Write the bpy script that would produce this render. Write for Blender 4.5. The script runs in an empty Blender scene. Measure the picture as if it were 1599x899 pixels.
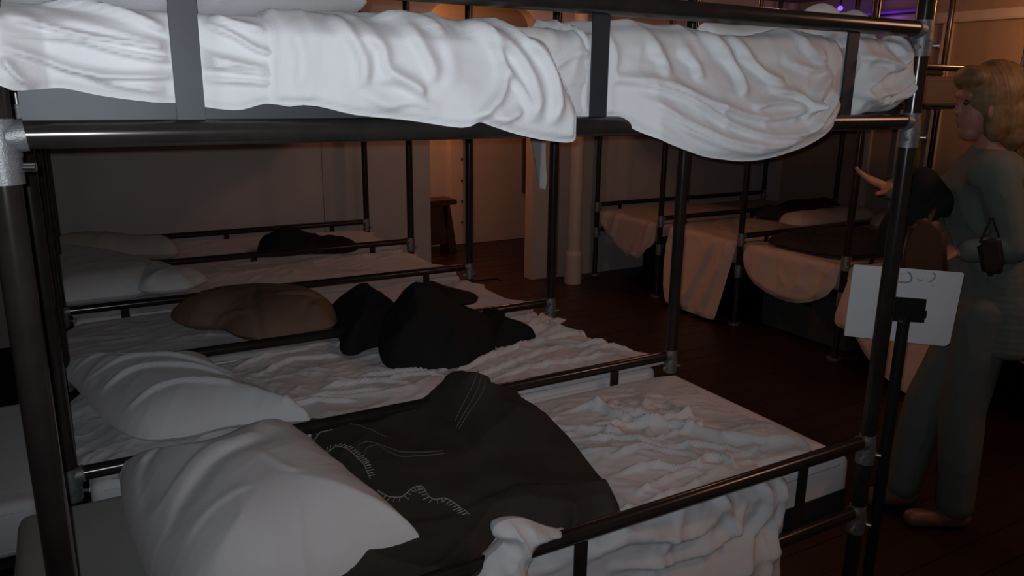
import bpy, bmesh, math, random
import numpy as np
from mathutils import Vector, Matrix

random.seed(4)
SC = bpy.context.scene
COL = SC.collection

# ------------------------------------------------------------------ camera
FPX, YAW, PITCH, ROLL, EYE = 1215.18, 0.5241, 0.2503, 0.0129, 1.6064
_F = np.array([math.sin(YAW)*math.cos(PITCH), math.cos(YAW)*math.cos(PITCH), -math.sin(PITCH)])
_R0 = np.array([math.cos(YAW), -math.sin(YAW), 0.0]); _U0 = np.cross(_R0, _F)
_R = _R0*math.cos(ROLL) + _U0*math.sin(ROLL); _U = -_R0*math.sin(ROLL) + _U0*math.cos(ROLL)
cd = bpy.data.cameras.new('camera'); cam = bpy.data.objects.new('camera', cd); COL.objects.link(cam)
cd.sensor_width = 36.0; cd.lens = FPX/1599.0*36.0; cd.clip_start = 0.02; cd.clip_end = 60
M = Matrix(((_R[0], _U[0], -_F[0], 0), (_R[1], _U[1], -_F[1], 0), (_R[2], _U[2], -_F[2], EYE), (0, 0, 0, 1)))
cam.matrix_world = M
SC.camera = cam

def on(x, y, **k):
    """point where the sight line of a photo pixel meets a plane X=, Y=, Z= or D= (distance along the view)"""
    d = _F + _R*(x-799.5)/FPX - _U*(y-449.5)/FPX
    (a, v), = k.items()
    if a == 'D':
        t = v/(d[0]*math.sin(YAW) + d[1]*math.cos(YAW))
    else:
        i = 'XYZ'.index(a); t = (v - (0, 0, EYE)[i])/d[i]
    return np.array([0, 0, EYE]) + t*d

# ------------------------------------------------------------------ world + lights + exposure
w = bpy.data.worlds.new('world'); SC.world = w; w.use_nodes = True
w.node_tree.nodes['Background'].inputs[0].default_value = (0.9, 0.6, 0.5, 1)
w.node_tree.nodes['Background'].inputs[1].default_value = 0.004
SC.view_settings.view_transform = 'Standard'; SC.view_settings.look = 'None'
SC.view_settings.exposure = 0.0; SC.view_settings.gamma = 1.0
try: SC.view_settings.use_curve_mapping = False
except Exception: pass

def lamp(name, kind, loc, energy, color, size=0.05, target=None, spot=None):
    l = bpy.data.lights.new(name, kind); l.energy = energy; l.color = color
    if kind == 'AREA': l.size = size
    else: l.shadow_soft_size = size
    if spot: l.spot_size = spot[0]; l.spot_blend = spot[1]
    o = bpy.data.objects.new(name, l); COL.objects.link(o); o.location = loc
    if target is not None:
        o.rotation_euler = (Vector(target)-Vector(loc)).to_track_quat('-Z', 'Y').to_euler()
    return o
# the phone's own small flash, right beside its lens
lamp('phone_flash', 'SPOT', (-0.012, 0.004, 1.617), 64, (0.90, 0.95, 1.0), 0.004, (0.58, 1.2, 1.78), (math.radians(118), 1.0))
# warm room lamps (over the aisle, beyond the second row, in the corridor), plus one added fill
lamp('aisle_lamp', 'POINT', (3.05, 0.55, 2.25), 19.0, (1.0, 0.50, 0.32), 0.22)
lamp('far_wall_lamp', 'POINT', (5.75, 2.75, 2.2), 19.0, (1.0, 0.45, 0.17), 0.06)
lamp('right_row_fill', 'POINT', (3.25, 2.9, 2.4), 6, (1.0, 0.43, 0.25), 0.05)  # added fill that brightens the right-row beds, not a lamp of the room
lamp('back_lamp', 'POINT', (3.05, 4.8, 2.36), 10, (1.0, 0.42, 0.27), 0.05)
lamp('corridor_lamp', 'POINT', (2.72, 6.9, 2.1), 34, (1.0, 0.33, 0.11), 0.06)

# ------------------------------------------------------------------ materials
def mat(name, col, rough=0.6, metal=0.0, noise=0.0, nscale=20, bump=0.0, bscale=200, emit=None, est=0, spec=0.5, col2=None, sheen=0):
    m = bpy.data.materials.new(name); m.use_nodes = True; nt = m.node_tree; N = nt.nodes; L = nt.links
    b = N['Principled BSDF']; b.inputs['Base Color'].default_value = (*col, 1)
    b.inputs['Roughness'].default_value = rough; b.inputs['Metallic'].default_value = metal
    b.inputs['Specular IOR Level'].default_value = spec
    if sheen: b.inputs['Sheen Weight'].default_value = sheen
    tc = N.new('ShaderNodeTexCoord')
    if noise or col2:
        n = N.new('ShaderNodeTexNoise'); n.inputs['Scale'].default_value = nscale; n.inputs['Detail'].default_value = 5
        L.new(tc.outputs['Object'], n.inputs['Vector'])
        r = N.new('ShaderNodeValToRGB'); r.color_ramp.elements[0].position = 0.3; r.color_ramp.elements[1].position = 0.7
        c2 = col2 or tuple(max(0, c*(1-noise)) for c in col)
        r.color_ramp.elements[0].color = (*c2, 1); r.color_ramp.elements[1].color = (*col, 1)
        L.new(n.outputs['Fac'], r.inputs['Fac']); L.new(r.outputs['Color'], b.inputs['Base Color'])
    if bump:
        n = N.new('ShaderNodeTexNoise'); n.inputs['Scale'].default_value = bscale; n.inputs['Detail'].default_value = 3
        L.new(tc.outputs['Object'], n.inputs['Vector'])
        bp = N.new('ShaderNodeBump'); bp.inputs['Strength'].default_value = bump; bp.inputs['Distance'].default_value = 0.002
        L.new(n.outputs['Fac'], bp.inputs['Height']); L.new(bp.outputs['Normal'], b.inputs['Normal'])
    if emit: b.inputs['Emission Color'].default_value = (*emit, 1); b.inputs['Emission Strength'].default_value = est
    return m
LINEN = mat('white_linen', (0.63, 0.635, 0.655), 0.9, bump=0.25, bscale=260, noise=0.06, nscale=6, sheen=0.1)
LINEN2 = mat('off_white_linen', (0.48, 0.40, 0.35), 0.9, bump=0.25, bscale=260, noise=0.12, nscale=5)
TICK = mat('mattress_cover', (0.40, 0.40, 0.38), 0.85, bump=0.2, bscale=150, noise=0.1, nscale=4)
TANPIL = mat('tan_pillowcase', (0.19, 0.115, 0.08), 0.9, bump=0.2, bscale=200, noise=0.2, nscale=7)
WOOL = mat('brown_wool', (0.05, 0.043, 0.037), 0.95, bump=0.6, bscale=500, noise=0.3, nscale=9, spec=0.2)
BLACKCLOTH = mat('black_cloth', (0.014, 0.014, 0.014), 0.95, bump=0.5, bscale=300, spec=0.2)
OLIVE = mat('olive_cloth', (0.02, 0.018, 0.012), 0.95, bump=0.5, bscale=300, spec=0.2)
DARKBL = mat('dark_blanket', (0.03, 0.028, 0.026), 0.95, bump=0.5, bscale=300, spec=0.2)
STEEL = mat('dark_steel', (0.03, 0.026, 0.024), 0.2, 0.2, noise=0.35, nscale=14)
PLATE = mat('rolled_steel_plate', (0.028, 0.032, 0.042), 0.5, 0.3, noise=0.25, nscale=9)
CAST = mat('cast_fitting', (0.22, 0.23, 0.24), 0.5, 0.6, noise=0.3, nscale=60, bump=0.4, bscale=300)
CHROME = mat('bolt_metal', (0.8, 0.8, 0.8), 0.25, 1.0)
WALL = mat('painted_wall', (0.42, 0.39, 0.37), 0.85, noise=0.1, nscale=2.5, bump=0.2, bscale=60)
WALLR = mat('brown_panel_wall', (0.34, 0.25, 0.19), 0.7, noise=0.15, nscale=2.5)
TRIM = mat('pale_trim', (0.5, 0.44, 0.4), 0.6, noise=0.1, nscale=5)
CEIL = mat('ceiling_paint', (0.25, 0.22, 0.2), 0.8, noise=0.1, nscale=3)
SUB = mat('subfloor', (0.01, 0.007, 0.006), 0.9)
DARKW = mat('dark_wood', (0.045, 0.02, 0.013), 0.5, noise=0.3, nscale=10)
BOX = mat('storage_box_grey', (0.05, 0.055, 0.052), 0.7, noise=0.2, nscale=8)
BLACKP = mat('black_plastic', (0.01, 0.01, 0.011), 0.6, spec=0.2)
BEIGE = mat('beige_cover', (0.20, 0.14, 0.095), 0.9, bump=0.2, bscale=150)
STITCH = mat('white_wool_thread', (0.27, 0.26, 0.25), 0.9)
STRIPE = mat('pale_woven_stripe', (0.12, 0.115, 0.11), 0.95)
COATM = mat('grey_green_jacket', (0.10, 0.125, 0.115), 0.9, bump=0.3, bscale=200, noise=0.1, nscale=6)
TROUS = mat('grey_green_trousers', (0.105, 0.12, 0.11), 0.9, bump=0.3, bscale=200, noise=0.1, nscale=6)
SKIN = mat('skin', (0.33, 0.15, 0.11), 0.55, noise=0.08, nscale=20)
HAIR = mat('blonde_hair', (0.24, 0.14, 0.06), 0.6, noise=0.5, nscale=30)
SHOE = mat('tan_shoe', (0.16, 0.08, 0.05), 0.5)
BAGM = mat('brown_leather', (0.045, 0.022, 0.011), 0.55, noise=0.2, nscale=12)

def plank_mat():
    m = mat('red_brown_floorboards', (0.075, 0.024, 0.013), 0.42, noise=0.0)
    nt = m.node_tree; N = nt.nodes; L = nt.links; b = N['Principled BSDF']
    tc = N.new('ShaderNodeTexCoord'); mp = N.new('ShaderNodeMapping'); mp.inputs['Scale'].default_value = (2, 30, 2)
    n = N.new('ShaderNodeTexNoise'); n.inputs['Scale'].default_value = 2.2; n.inputs['Detail'].default_value = 6
    L.new(tc.outputs['Object'], mp.inputs['Vector']); L.new(mp.outputs['Vector'], n.inputs['Vector'])
    oi = N.new('ShaderNodeObjectInfo'); mx = N.new('ShaderNodeMix'); mx.data_type = 'RGBA'
    mx.inputs[6].default_value = (0.030, 0.0095, 0.0055, 1); mx.inputs[7].default_value = (0.014, 0.005, 0.0034, 1)
    ad = N.new('ShaderNodeMath'); ad.operation = 'MULTIPLY_ADD'; ad.inputs[1].default_value = 0.4
    L.new(oi.outputs['Random'], ad.inputs[0]); L.new(n.outputs['Fac'], ad.inputs[2])
    L.new(ad.outputs[0], mx.inputs[0]); L.new(mx.outputs[2], b.inputs['Base Color'])
    return m
PLANK = plank_mat()

# ------------------------------------------------------------------ object helpers
def link(name, me, m=None, parent=None, smooth=False):
    o = bpy.data.objects.new(name, me); COL.objects.link(o)
    if m is not None and not me.materials: me.materials.append(m)
    if parent is not None: o.parent = parent
    if smooth:
        for p in me.polygons: p.use_smooth = True
    return o
def tag(o, label=None, cat=None, group=None, kind=None):
    if label: o['label'] = label
    if cat: o['category'] = cat
    if group: o['group'] = group
    if kind: o['kind'] = kind
    return o
def empty(name, loc, label, cat, group=None):
    o = bpy.data.objects.new(name, None); COL.objects.link(o); o.location = loc; o.empty_display_size = 0.1
    return tag(o, label, cat, group)
def bm_box(bm, x0, x1, y0, y1, z0, z1, rot=None, bevel=0):
    r = bmesh.ops.create_cube(bm, size=1)
    vs = r['verts']
    bmesh.ops.scale(bm, vec=(x1-x0, y1-y0, z1-z0), verts=vs)
    if bevel:
        es = list({e for v in vs for e in v.link_edges})
        vs = bmesh.ops.bevel(bm, geom=es, offset=bevel, segments=2, affect='EDGES')['verts']
        vs = list({v for v in bm.verts if v.is_valid and v in set(vs)})
    if rot is not None: bmesh.ops.rotate(bm, cent=(0, 0, 0), matrix=rot, verts=vs)
    bmesh.ops.translate(bm, vec=((x0+x1)/2, (y0+y1)/2, (z0+z1)/2), verts=vs)
def bm_tube(bm, a, b, r, r2=None, seg=20, cap=True):
    a = Vector(a); b = Vector(b); d = b-a
    q = d.to_track_quat('Z', 'Y').to_matrix().to_4x4()
    bmesh.ops.create_cone(bm, cap_ends=cap, segments=seg, radius1=r, radius2=r if r2 is None else r2, depth=d.length,
                          matrix=Matrix.Translation((a+b)/2) @ q)
def finish(name, bm, m, parent=None, smooth=False):
    if smooth:
        for e in bm.edges:
            if any(len(f.verts) > 4 for f in e.link_faces): e.smooth = False
    me = bpy.data.meshes.new(name); bm.to_mesh(me); bm.free()
    o = link(name, me, m, parent)
    if smooth:
        for p in me.polygons: p.use_smooth = len(p.vertices) <= 4
    return o
def off(parent):   # parts are written in world coordinates, their Empty sits at the thing's base
    return None
def box(name, x0, x1, y0, y1, z0, z1, m, parent=None, bevel=0):
    bm = bmesh.new(); bm_box(bm, x0, x1, y0, y1, z0, z1, bevel=bevel)
    return finish(name, bm, m, parent)
def tube(name, a, b, r, m, parent=None, seg=20):
    bm = bmesh.new(); bm_tube(bm, a, b, r, seg=seg)
    return finish(name, bm, m, parent, True)

# ------------------------------------------------------------------ cloth helpers
def hsh(ix, iy, seed):
    n = (ix.astype(np.int64)*374761393 + iy.astype(np.int64)*668265263 + seed*982451653) & 0xffffffff
    n = ((n ^ (n >> 13))*1274126177) & 0xffffffff
    return ((n ^ (n >> 16)) & 0xffff)/65535.0
def vn(x, y, seed=0):
    ix = np.floor(x); iy = np.floor(y); fx = x-ix; fy = y-iy
    fx = fx*fx*fx*(fx*(fx*6-15)+10); fy = fy*fy*fy*(fy*(fy*6-15)+10)
    a = hsh(ix, iy, seed); b = hsh(ix+1, iy, seed); c = hsh(ix, iy+1, seed); d = hsh(ix+1, iy+1, seed)
    return a+(b-a)*fx+(c-a)*fy+(a-b-c+d)*fx*fy
def ridge(x, y, seed, sharp=2.0):
    return (1-np.abs(2*vn(x, y, seed)-1))**sharp
def wrinkle(u, v, seed=0, scale=6.0, ang=0.0, aniso=2.5, warp=0.3):
    """crumpled cloth, 0..1: warped ridges, long along the direction `ang`, with calmer areas between"""
    c, s = math.cos(ang), math.sin(ang)
    a = u*c+v*s; b = -u*s+v*c
    wa = warp*(vn(a*2.3, b*2.3, seed+11)-.5); wb = warp*(vn(a*2.3+7, b*2.3+3, seed+17)-.5)
    a = a+wa; b = b+wb
    c2, s2 = math.cos(.55), math.sin(.55); a2 = a*c2+b*s2; b2 = -a*s2+b*c2
    m1 = np.clip(vn(a*scale*.45, b*scale*.45, seed+5)*2-.45, 0.12, 1.2); m2 = np.clip(vn(a*scale*.6+9, b*scale*.6, seed+6)*2-.6, 0.05, 1.2)
    return 0.62*ridge(a*scale/aniso, b*scale*.8, seed, 3.2)*m1+0.42*ridge(a2*scale*1.5/aniso+3, b2*scale*1.6, seed+1, 2.6)*m2+0.14*ridge(a*scale*3/aniso, b*scale*3.2+5, seed+2, 2)*m1+.10*vn(a*scale*.5, b*scale*.5, seed+8)
def creases(u, v, lines):
    """folds along given lines: (points, half width, height); the height fades toward both ends"""
    h = np.zeros_like(u)
    for L, wd, hh in lines:
        L = smooth_open(L); P_ = np.stack([u, v], 1); best = np.full(len(u), 1e9); tt = np.zeros(len(u)); n = len(L)-1
        lo = L.min(0)-4*wd; hi = L.max(0)+4*wd
        k = (u > lo[0]) & (u < hi[0]) & (v > lo[1]) & (v < hi[1])
        if not k.any(): continue
        Q = P_[k]; bd = np.full(len(Q), 1e9); bt = np.zeros(len(Q)); sg = np.zeros(len(Q))
        for i in range(n):
            D = L[i+1]-L[i]; t = np.clip(((Q-L[i])@D)/((D**2).sum()+1e-12), 0, 1); R = Q-(L[i]+t[:, None]*D)
            d = np.sqrt((R**2).sum(1)); m = d < bd; bd[m] = d[m]; bt[m] = ((i+t)/n)[m]; sg[m] = np.sign(D[0]*R[:, 1]-D[1]*R[:, 0])[m]
        fade = np.clip(np.minimum(bt, 1-bt)*5, 0, 1)**.7
        wq = np.where(sg > 0, wd*1.9, wd*.8)       # soft on one side, steep on the other
        h[k] += hh*fade*np.exp(-(bd/wq)**2)
    return h
def smooth_open(L):
    L = np.array(L, float); L = np.concatenate([[2*L[0]-L[1]], L, [2*L[-1]-L[-2]]]); out = []
    for i in range(1, len(L)-2):
        p0, p1, p2, p3 = L[i-1], L[i], L[i+1], L[i+2]
        for k in range(5):
            t = k/5; out.append(0.5*((2*p1)+(-p0+p2)*t+(2*p0-5*p1+4*p2-p3)*t*t+(-p0+3*p1-3*p2+p3)*t**3))
    out.append(L[-2]); return np.array(out)
def poly_dist(P, poly):
    A = poly; B = np.roll(poly, -1, axis=0); D = B-A; L2 = (D**2).sum(1)+1e-12
    best = np.full(len(P), 1e9); bp = P.copy(); inside = np.zeros(len(P), bool)
    for i in range(len(A)):
        t = np.clip(((P-A[i])@D[i])/L2[i], 0, 1); Q = A[i]+t[:, None]*D[i]
        d = np.sqrt(((P-Q)**2).sum(1)); k = d < best; best[k] = d[k]; bp[k] = Q[k]
        y0, y1 = A[i, 1], B[i, 1]
        c = ((y0 > P[:, 1]) != (y1 > P[:, 1]))
        xi = A[i, 0]+(P[:, 1]-y0)*(D[i, 0])/(y1-y0 if abs(y1-y0) > 1e-12 else 1e-12)
        inside ^= c & (P[:, 0] < xi)
    return best, bp, inside
def smooth_poly(pts, n=6, closed=True):
    P = np.array(pts, float)[:, :2]; N = len(P); out = []
    for i in range(N):
        p0, p1, p2, p3 = P[(i-1) % N], P[i], P[(i+1) % N], P[(i+2) % N]
        for k in range(n):
            t = k/n
            out.append(0.5*((2*p1)+(-p0+p2)*t+(2*p0-5*p1+4*p2-p3)*t*t+(-p0+3*p1-3*p2+p3)*t**3))
    return np.array(out)
def blob(name, poly, cell, top, bot, place, m, parent=None, smooth=3):
    """solid cloth body over a polygon: top(u,v,d), bot(u,v,d) are heights, place(u,v,w)->Nx3"""
    poly = smooth_poly(poly, smooth) if smooth > 1 else np.array(poly, float)
    lo = poly.min(0)-cell; hi = poly.max(0)+cell
    nu = int((hi[0]-lo[0])/cell)+2; nv = int((hi[1]-lo[1])/cell)+2
    U, V = np.meshgrid(lo[0]+np.arange(nu)*cell, lo[1]+np.arange(nv)*cell, indexing='ij')
    C = np.stack([(U[:-1, :-1]+cell/2).ravel(), (V[:-1, :-1]+cell/2).ravel()], 1)
    _, _, ins = poly_dist(C, poly); ins = ins.reshape(nu-1, nv-1)
    cnt = np.zeros((nu, nv), int)
    for a in (0, 1):
        for b in (0, 1): cnt[a:nu-1+a, b:nv-1+b] += ins
    used = cnt > 0; idx = -np.ones((nu, nv), int); idx[used] = np.arange(used.sum())
    P = np.stack([U[used], V[used]], 1); edge = (cnt[used] < 4)
    d, bp, _ = poly_dist(P, poly)
    P[edge] = bp[edge]; d[edge] = 0
    n = len(P)
    wt = top(P[:, 0], P[:, 1], d); wb = bot(P[:, 0], P[:, 1], d)
    wb[edge] = wt[edge]
    T = place(P[:, 0], P[:, 1], wt)
    inner = ~edge; bi = -np.ones(n, int); bi[edge] = np.where(edge)[0]; bi[inner] = n+np.arange(inner.sum())
    B = place(P[inner, 0], P[inner, 1], wb[inner])
    X = np.concatenate([T, B])
    I, J = np.where(ins)
    q = np.stack([idx[I, J], idx[I+1, J], idx[I+1, J+1], idx[I, J+1]], 1)
    fl = bi[q][:, ::-1]
    allb = (edge[q]).all(1)
    faces = np.concatenate([q, fl[~allb]])
    me = bpy.data.meshes.new(name)
    me.vertices.add(len(X)); me.vertices.foreach_set('co', X.ravel().astype(np.float32))
    me.loops.add(faces.size); me.loops.foreach_set('vertex_index', faces.ravel().astype(np.int32))
    me.polygons.add(len(faces)); me.polygons.foreach_set('loop_start', (np.arange(len(faces))*4).astype(np.int32))
    me.polygons.foreach_set('use_smooth', np.ones(len(faces), bool))
    me.update(calc_edges=True); me.validate()
    eb = np.zeros(len(X), bool); eb[:n] = edge      # the hem is a crisp edge
    ev = np.zeros(len(me.edges)*2, np.int32); me.edges.foreach_get('vertices', ev); ev = ev.reshape(-1, 2)
    at = me.attributes.new('sharp_edge', 'BOOLEAN', 'EDGE'); at.data.foreach_set('value', (eb[ev].all(1)).astype(bool))
    return link(name, me, m, parent)
def flat(z0):
    return lambda u, v, w: np.stack([u, v, z0+w], 1)
def fold_y(yedge, zt, r=0.03, out=None):
    """v is Y on top; below yedge it runs down the near side (towards -Y)"""
    def f(u, v, w):
        t = yedge-v; a = np.clip(t/r, 0, math.pi/2); dn = np.clip(t-r*math.pi/2, 0, None)
        y = np.where(t < 0, v, yedge-r*np.sin(a)); z = np.where(t < 0, zt, zt-r*(1-np.cos(a))-dn)
        ny = -np.sin(a); nz = np.cos(a); ny = np.where(t < 0, 0, ny); nz = np.where(t < 0, 1, nz)
        o = out(u, dn) if out is not None else 0
        return np.stack([u, y+ny*w-o, z+nz*w], 1)
    return f
def fold_x(xedge, zt, r=0.03, sgn=-1, out=None):
    """u is Y; v is the distance in from the foot edge (positive on top, negative hanging); sgn -1 hangs toward -X"""
    def f(u, v, w):
        t = -v; a = np.clip(t/r, 0, math.pi/2); dn = np.clip(t-r*math.pi/2, 0, None)
        x = np.where(t < 0, v, -r*np.sin(a)); z = np.where(t < 0, zt, zt-r*(1-np.cos(a))-dn)
        nx = np.where(t < 0, 0, -np.sin(a)); nz = np.where(t < 0, 1, np.cos(a))
        o = out(u, dn) if out is not None else 0
        return np.stack([xedge-sgn*(x+nx*w-o), u, z+nz*w], 1)
    return f
def pillow(name, corners, z0, thick, m, parent=None, seed=0, tilt=None, cell=0.009, wr=0.02, smooth=4, lift=0.35, pinch=0.16, cr=None, zc=.70):
    pl = np.array([on(x, y, Z=z)[:2] if z is not None else (x, y) for x, y, z in corners])
    cl = [([tuple(on(x, y, Z=zc)[:2]) for x, y in L], w_, h_) for L, w_, h_ in (cr or [])]
    def prof(d): return (1-(1-np.clip(d/pinch, 0, 1))**2)**0.62
    th = (lambda u, v: 0*u) if tilt is None else tilt
    def top(u, v, d):
        p = prof(d); k = wrinkle(u, v, seed, 6, 0.6, 2.4)-.25
        return (creases(u, v, cl) if cl else 0)+thick*lift+th(u, v)+thick*(1-lift)*p + wr*k*np.clip(d/0.03, 0, 1)*(1.3-0.7*p)
    def bot(u, v, d): return thick*lift+th(u, v)-thick*lift*prof(d)
    return blob(name, pl, cell, top, bot, flat(z0), m, parent, smooth)

# ================================================================== STRUCTURE
Y0, W, X1, XH, X2, X3 = 1.277, 0.8481, 1.929, -0.071, 4.042, 6.096
ZUF, ZUG, ZLG, ZLF = 1.537, 1.765, 0.635, 0.410
CEILZ = 2.45; YB = 5.62; XR = 6.42
fl = box('floor', -2.8, XR, -2.2, 7.5, -0.08, -0.013, SUB); tag(fl, kind='structure')
px = bmesh.new(); bm_box(px, -1.0, 1.0, -0.066, 0.066, -0.0125, 0.0, bevel=0)
pme = bpy.data.meshes.new('plank'); px.to_mesh(pme); px.free(); pme.materials.append(PLANK)
yy = 0.35; row = 0
while yy < 7.3:      # boards run across the aisle
    x = 1.2-(row % 4)*0.47
    if yy < 5.6: xs = (x, 6.4)
    else: xs = (2.0+(x-1.2), 4.9)
    while x < xs[1] and x < 6.2:
        if not (yy > 5.6 and x < 1.6):
            p = bpy.data.objects.new('plank', pme); COL.objects.link(p); p.parent = fl
            p.location = (min(x+1.0, XR-1.01), yy, 0.0-0.0006*((row*7) % 4)); 
        x += 2.004
    yy += 0.135; row += 1
tag(box('ceiling', -2.8, XR+.1, -2.2, 7.5, CEILZ, CEILZ+.08, CEIL), kind='structure')
# back wall with the arched opening, in one shell
AX0, AX1, AZ, AR = 2.495, 3.44, 2.235, 0.17
bm = bmesh.new()
def prism(bm, pts, y0, y1):
    a = [bm.verts.new((x, y0, z)) for x, z in pts]; b = [bm.verts.new((x, y1, z)) for x, z in pts]
    bm.faces.new(a[::-1]); bm.faces.new(b); n = len(pts)
    for i in range(n): bm.faces.new((a[i], a[(i+1) % n], b[(i+1) % n], b[i]))
prism(bm, [(1.645, -.01), (AX0, -.01), (AX0, CEILZ), (1.645, CEILZ)], YB, YB+.12)
arc = [(AX0, CEILZ), (AX0, AZ-AR)]+[(AX0+AR-AR*math.cos(a), AZ-AR+AR*math.sin(a)) for a in np.linspace(0, math.pi/2, 9)[1:]] + \
      [(AX1-AR+AR*math.sin(a), AZ-AR+AR*math.cos(a)) for a in np.linspace(0, math.pi/2, 9)]+[(AX1, CEILZ)]
prism(bm, arc[::-1], YB, YB+.12)
prism(bm, [(AX1, -.01), (3.66, -.01), (3.66, CEILZ), (AX1, CEILZ)], YB, YB+.12)
prism(bm, [(3.66, -.01), (XR, -.01), (XR, CEILZ), (3.66, CEILZ)], YB-.02, YB+.12)
bmesh.ops.recalc_face_normals(bm, faces=bm.faces)
tag(finish('wall_back', bm, WALL), kind='structure')
tag(box('wall_back_panel', -2.8, 1.637, YB-.012, YB+.12, -.01, CEILZ, WALL), kind='structure').name = 'wall_rear'
tag(box('wall_right', XR, XR+.1, -2.2, 7.5, -.01, CEILZ, WALLR), kind='structure')
tag(box('wall_left', -2.9, -2.8, -2.2, 7.5, -.01, CEILZ, WALL), kind='structure')
tag(box('wall_front', -2.8, XR, -2.3, -2.2, -.01, CEILZ, WALL), kind='structure')
tag(box('wall_corridor', -2.8, XR, 7.38, 7.5, -.01, CEILZ, WALL), kind='structure')
# corridor door casing with hinge marks
dc = box('trim_1', 3.49, 3.63, 7.33, 7.38, 0, 2.1, TRIM); tag(dc, kind='structure')
for i in range(7): box('hinge_mark', 3.605, 3.625, 7.324, 7.331, 0.22+i*.22, 0.245+i*.22, DARKW, dc)
box('casing_strip', 3.475, 3.49, 7.34, 7.38, 0, 2.1, TRIM, dc)
# cornice and panel strips on the right wall
tag(box('trim_2', XR-.07, XR, -2.2, YB-.02, 2.17, 2.25, TRIM, bevel=.01), kind='structure')
for i, (ya, yb2, za, zb) in enumerate([(4.60, 4.72, 0, 2.17), (4.22, 4.34, 0, 2.17), (3.98, 4.06, .0, 2.17), (1.6, 1.7, 0, 2.17)]):
    t = box('trim_%d' % (i+3), XR-.03, XR, ya, yb2, za, zb, TRIM); tag(t, kind='structure')
# shelf ledge on the right wall under an alcove
sh = box('trim_7', XR-.12, XR, 4.75, YB-.03, 1.30, 1.325, DARKW); tag(sh, kind='structure')

# round pipe column with wider foot
pc = empty('pipe_column', (3.70, 5.36, 0), 'pale painted round pipe column standing in front of the back wall by the archway', 'column')
def part(o, parent):
    o.parent = parent; o.matrix_parent_inverse = Matrix.Translation(-Vector(parent.location)); return o
PLOC = {}
def P(parent, o):
    """parent with world coordinates kept"""
    o.parent = parent; o.location = Vector(o.location)-Vector(parent.location); return o
P(pc, tube('shaft', (3.70, 5.36, 0.28), (3.70, 5.36, CEILZ-.005), 0.06, TRIM))
bm = bmesh.new(); bm_tube(bm, (3.70, 5.36, 0.0), (3.70, 5.36, 0.25), 0.075, seg=28); bm_tube(bm, (3.70, 5.36, 0.25), (3.70, 5.36, 0.29), 0.075, 0.06, seg=28)
P(pc, finish('foot_sleeve', bm, TRIM, None, True))

# ================================================================== BUNK FRAMES
PR, RR = 0.0215, 0.0195
def joint(parent, x, y, z, sgn, both=False, m=CAST):
    """slip-on pipe fitting: collar round the post plus a socket on the rail"""
    bm = bmesh.new()
    bm_tube(bm, (x, y, z-.066), (x, y, z-.026), 0.0262); bm_tube(bm, (x, y, z-.030), (x, y, z-.024), 0.0275); bm_tube(bm, (x, y, z-.026), (x, y, z+.022), 0.0262, .0232)
    bm_tube(bm, (x, y, z-.004), (x+sgn*.034, y, z), 0.0222)
    f = P(parent, finish('clamp_fitting', bm, m, None, True))
    for a, b, r in (((x+sgn*.026, y-.012, z-.043), (x+sgn*.041, y-.016, z-.043), .0068), ((x-sgn*.02, y-.02, z-.04), (x-sgn*.026, y-.032, z-.04), .006)):
        bm = bmesh.new(); bm_tube(bm, a, b, r, seg=6); q = finish('set_screw', bm, CHROME, None, True); q.parent = f
    return f
def guard_bars(parent, xs, y, z0, z1, m=PLATE, wd=.04):
    for x in xs:
        P(parent, box('upright_bar', x-wd/2, x+wd/2, y-.003, y+.003, z0, z1, m, bevel=.001))
def bay_frame(xa, xb, y, label, group, foot_left=True, last=False, rowtwo=False):
    o = empty('bunk_bed_frame', ((xa+xb)/2, y, 0), label, 'bunk bed', group)
    lines = [y, y+W] if last else [y]
    for yl in lines:
        for x in (xa, xb):
            P(o, tube('post', (x, yl, 0.012), (x, yl, CEILZ-.004), PR, STEEL))
            b = bmesh.new(); bm_tube(b, (x, yl, 0.0), (x, yl, 0.012), .045); P(o, finish('floor_flange', b, CAST, None, True))
        for z in (ZUF, ZUG, ZLG, ZLF):
            P(o, tube('rail', (xa, yl, z), (xb, yl, z), RR, STEEL))
            joint(o, xa, yl, z, 1); joint(o, xb, yl, z, -1)
        if not rowtwo: bars = (0.178, 0.928, 1.665)
        else: bars = (xa+.25, xa+1.0, xa+1.75)
        guard_bars(o, bars, yl, ZUF+.016, ZUG-.016); guard_bars(o, bars, yl, ZLF+.016, ZLG-.016, STEEL, .036)
    # decks: folded steel trays
    for z in (ZUF, ZLF):
        bm = bmesh.new(); ya, yb = y+.024, y+W-.024
        bm_box(bm, xa+.03, xb-.03, ya, yb, z-.004, z+.004)
        bm_box(bm, xa+.03, xb-.03, ya, ya+.004, z+.004, z+.07)
        bm_box(bm, xa+.03, xb-.03, yb-.004, yb, z+.004, z+.07 if z == ZUF else z+.02)
        P(o, finish('deck_tray', bm, PLATE))
    return o
ROW1 = ['dark steel pipe bunk frame nearest the camera, its upper rail crossing the picture',
        'dark steel pipe bunk frame second from the camera, behind the bed with the brown blanket',
        'dark steel pipe bunk frame third from the camera, round the bed with the tan pillow',
        'dark steel pipe bunk frame fourth from the camera, round the bed with two white pillows',
        'dark steel pipe bunk frame against the grey back wall, fifth from the camera']
for k in range(5):
    bay_frame(XH, X1, Y0+k*W, ROW1[k], 'bunk frames of the left row', last=(k == 4))
ROW2 = ['dark steel pipe bunk frame of the right row, behind and right of the standing woman',
        'dark steel pipe bunk frame of the right row, behind the white placard',
        'dark right-row bunk frame round the bed with the round hanging sheet',
        'dark right-row bunk frame round the bed whose sheet hangs to the floor',
        'dark steel pipe bunk frame of the right row nearest the pale pipe column']
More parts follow.
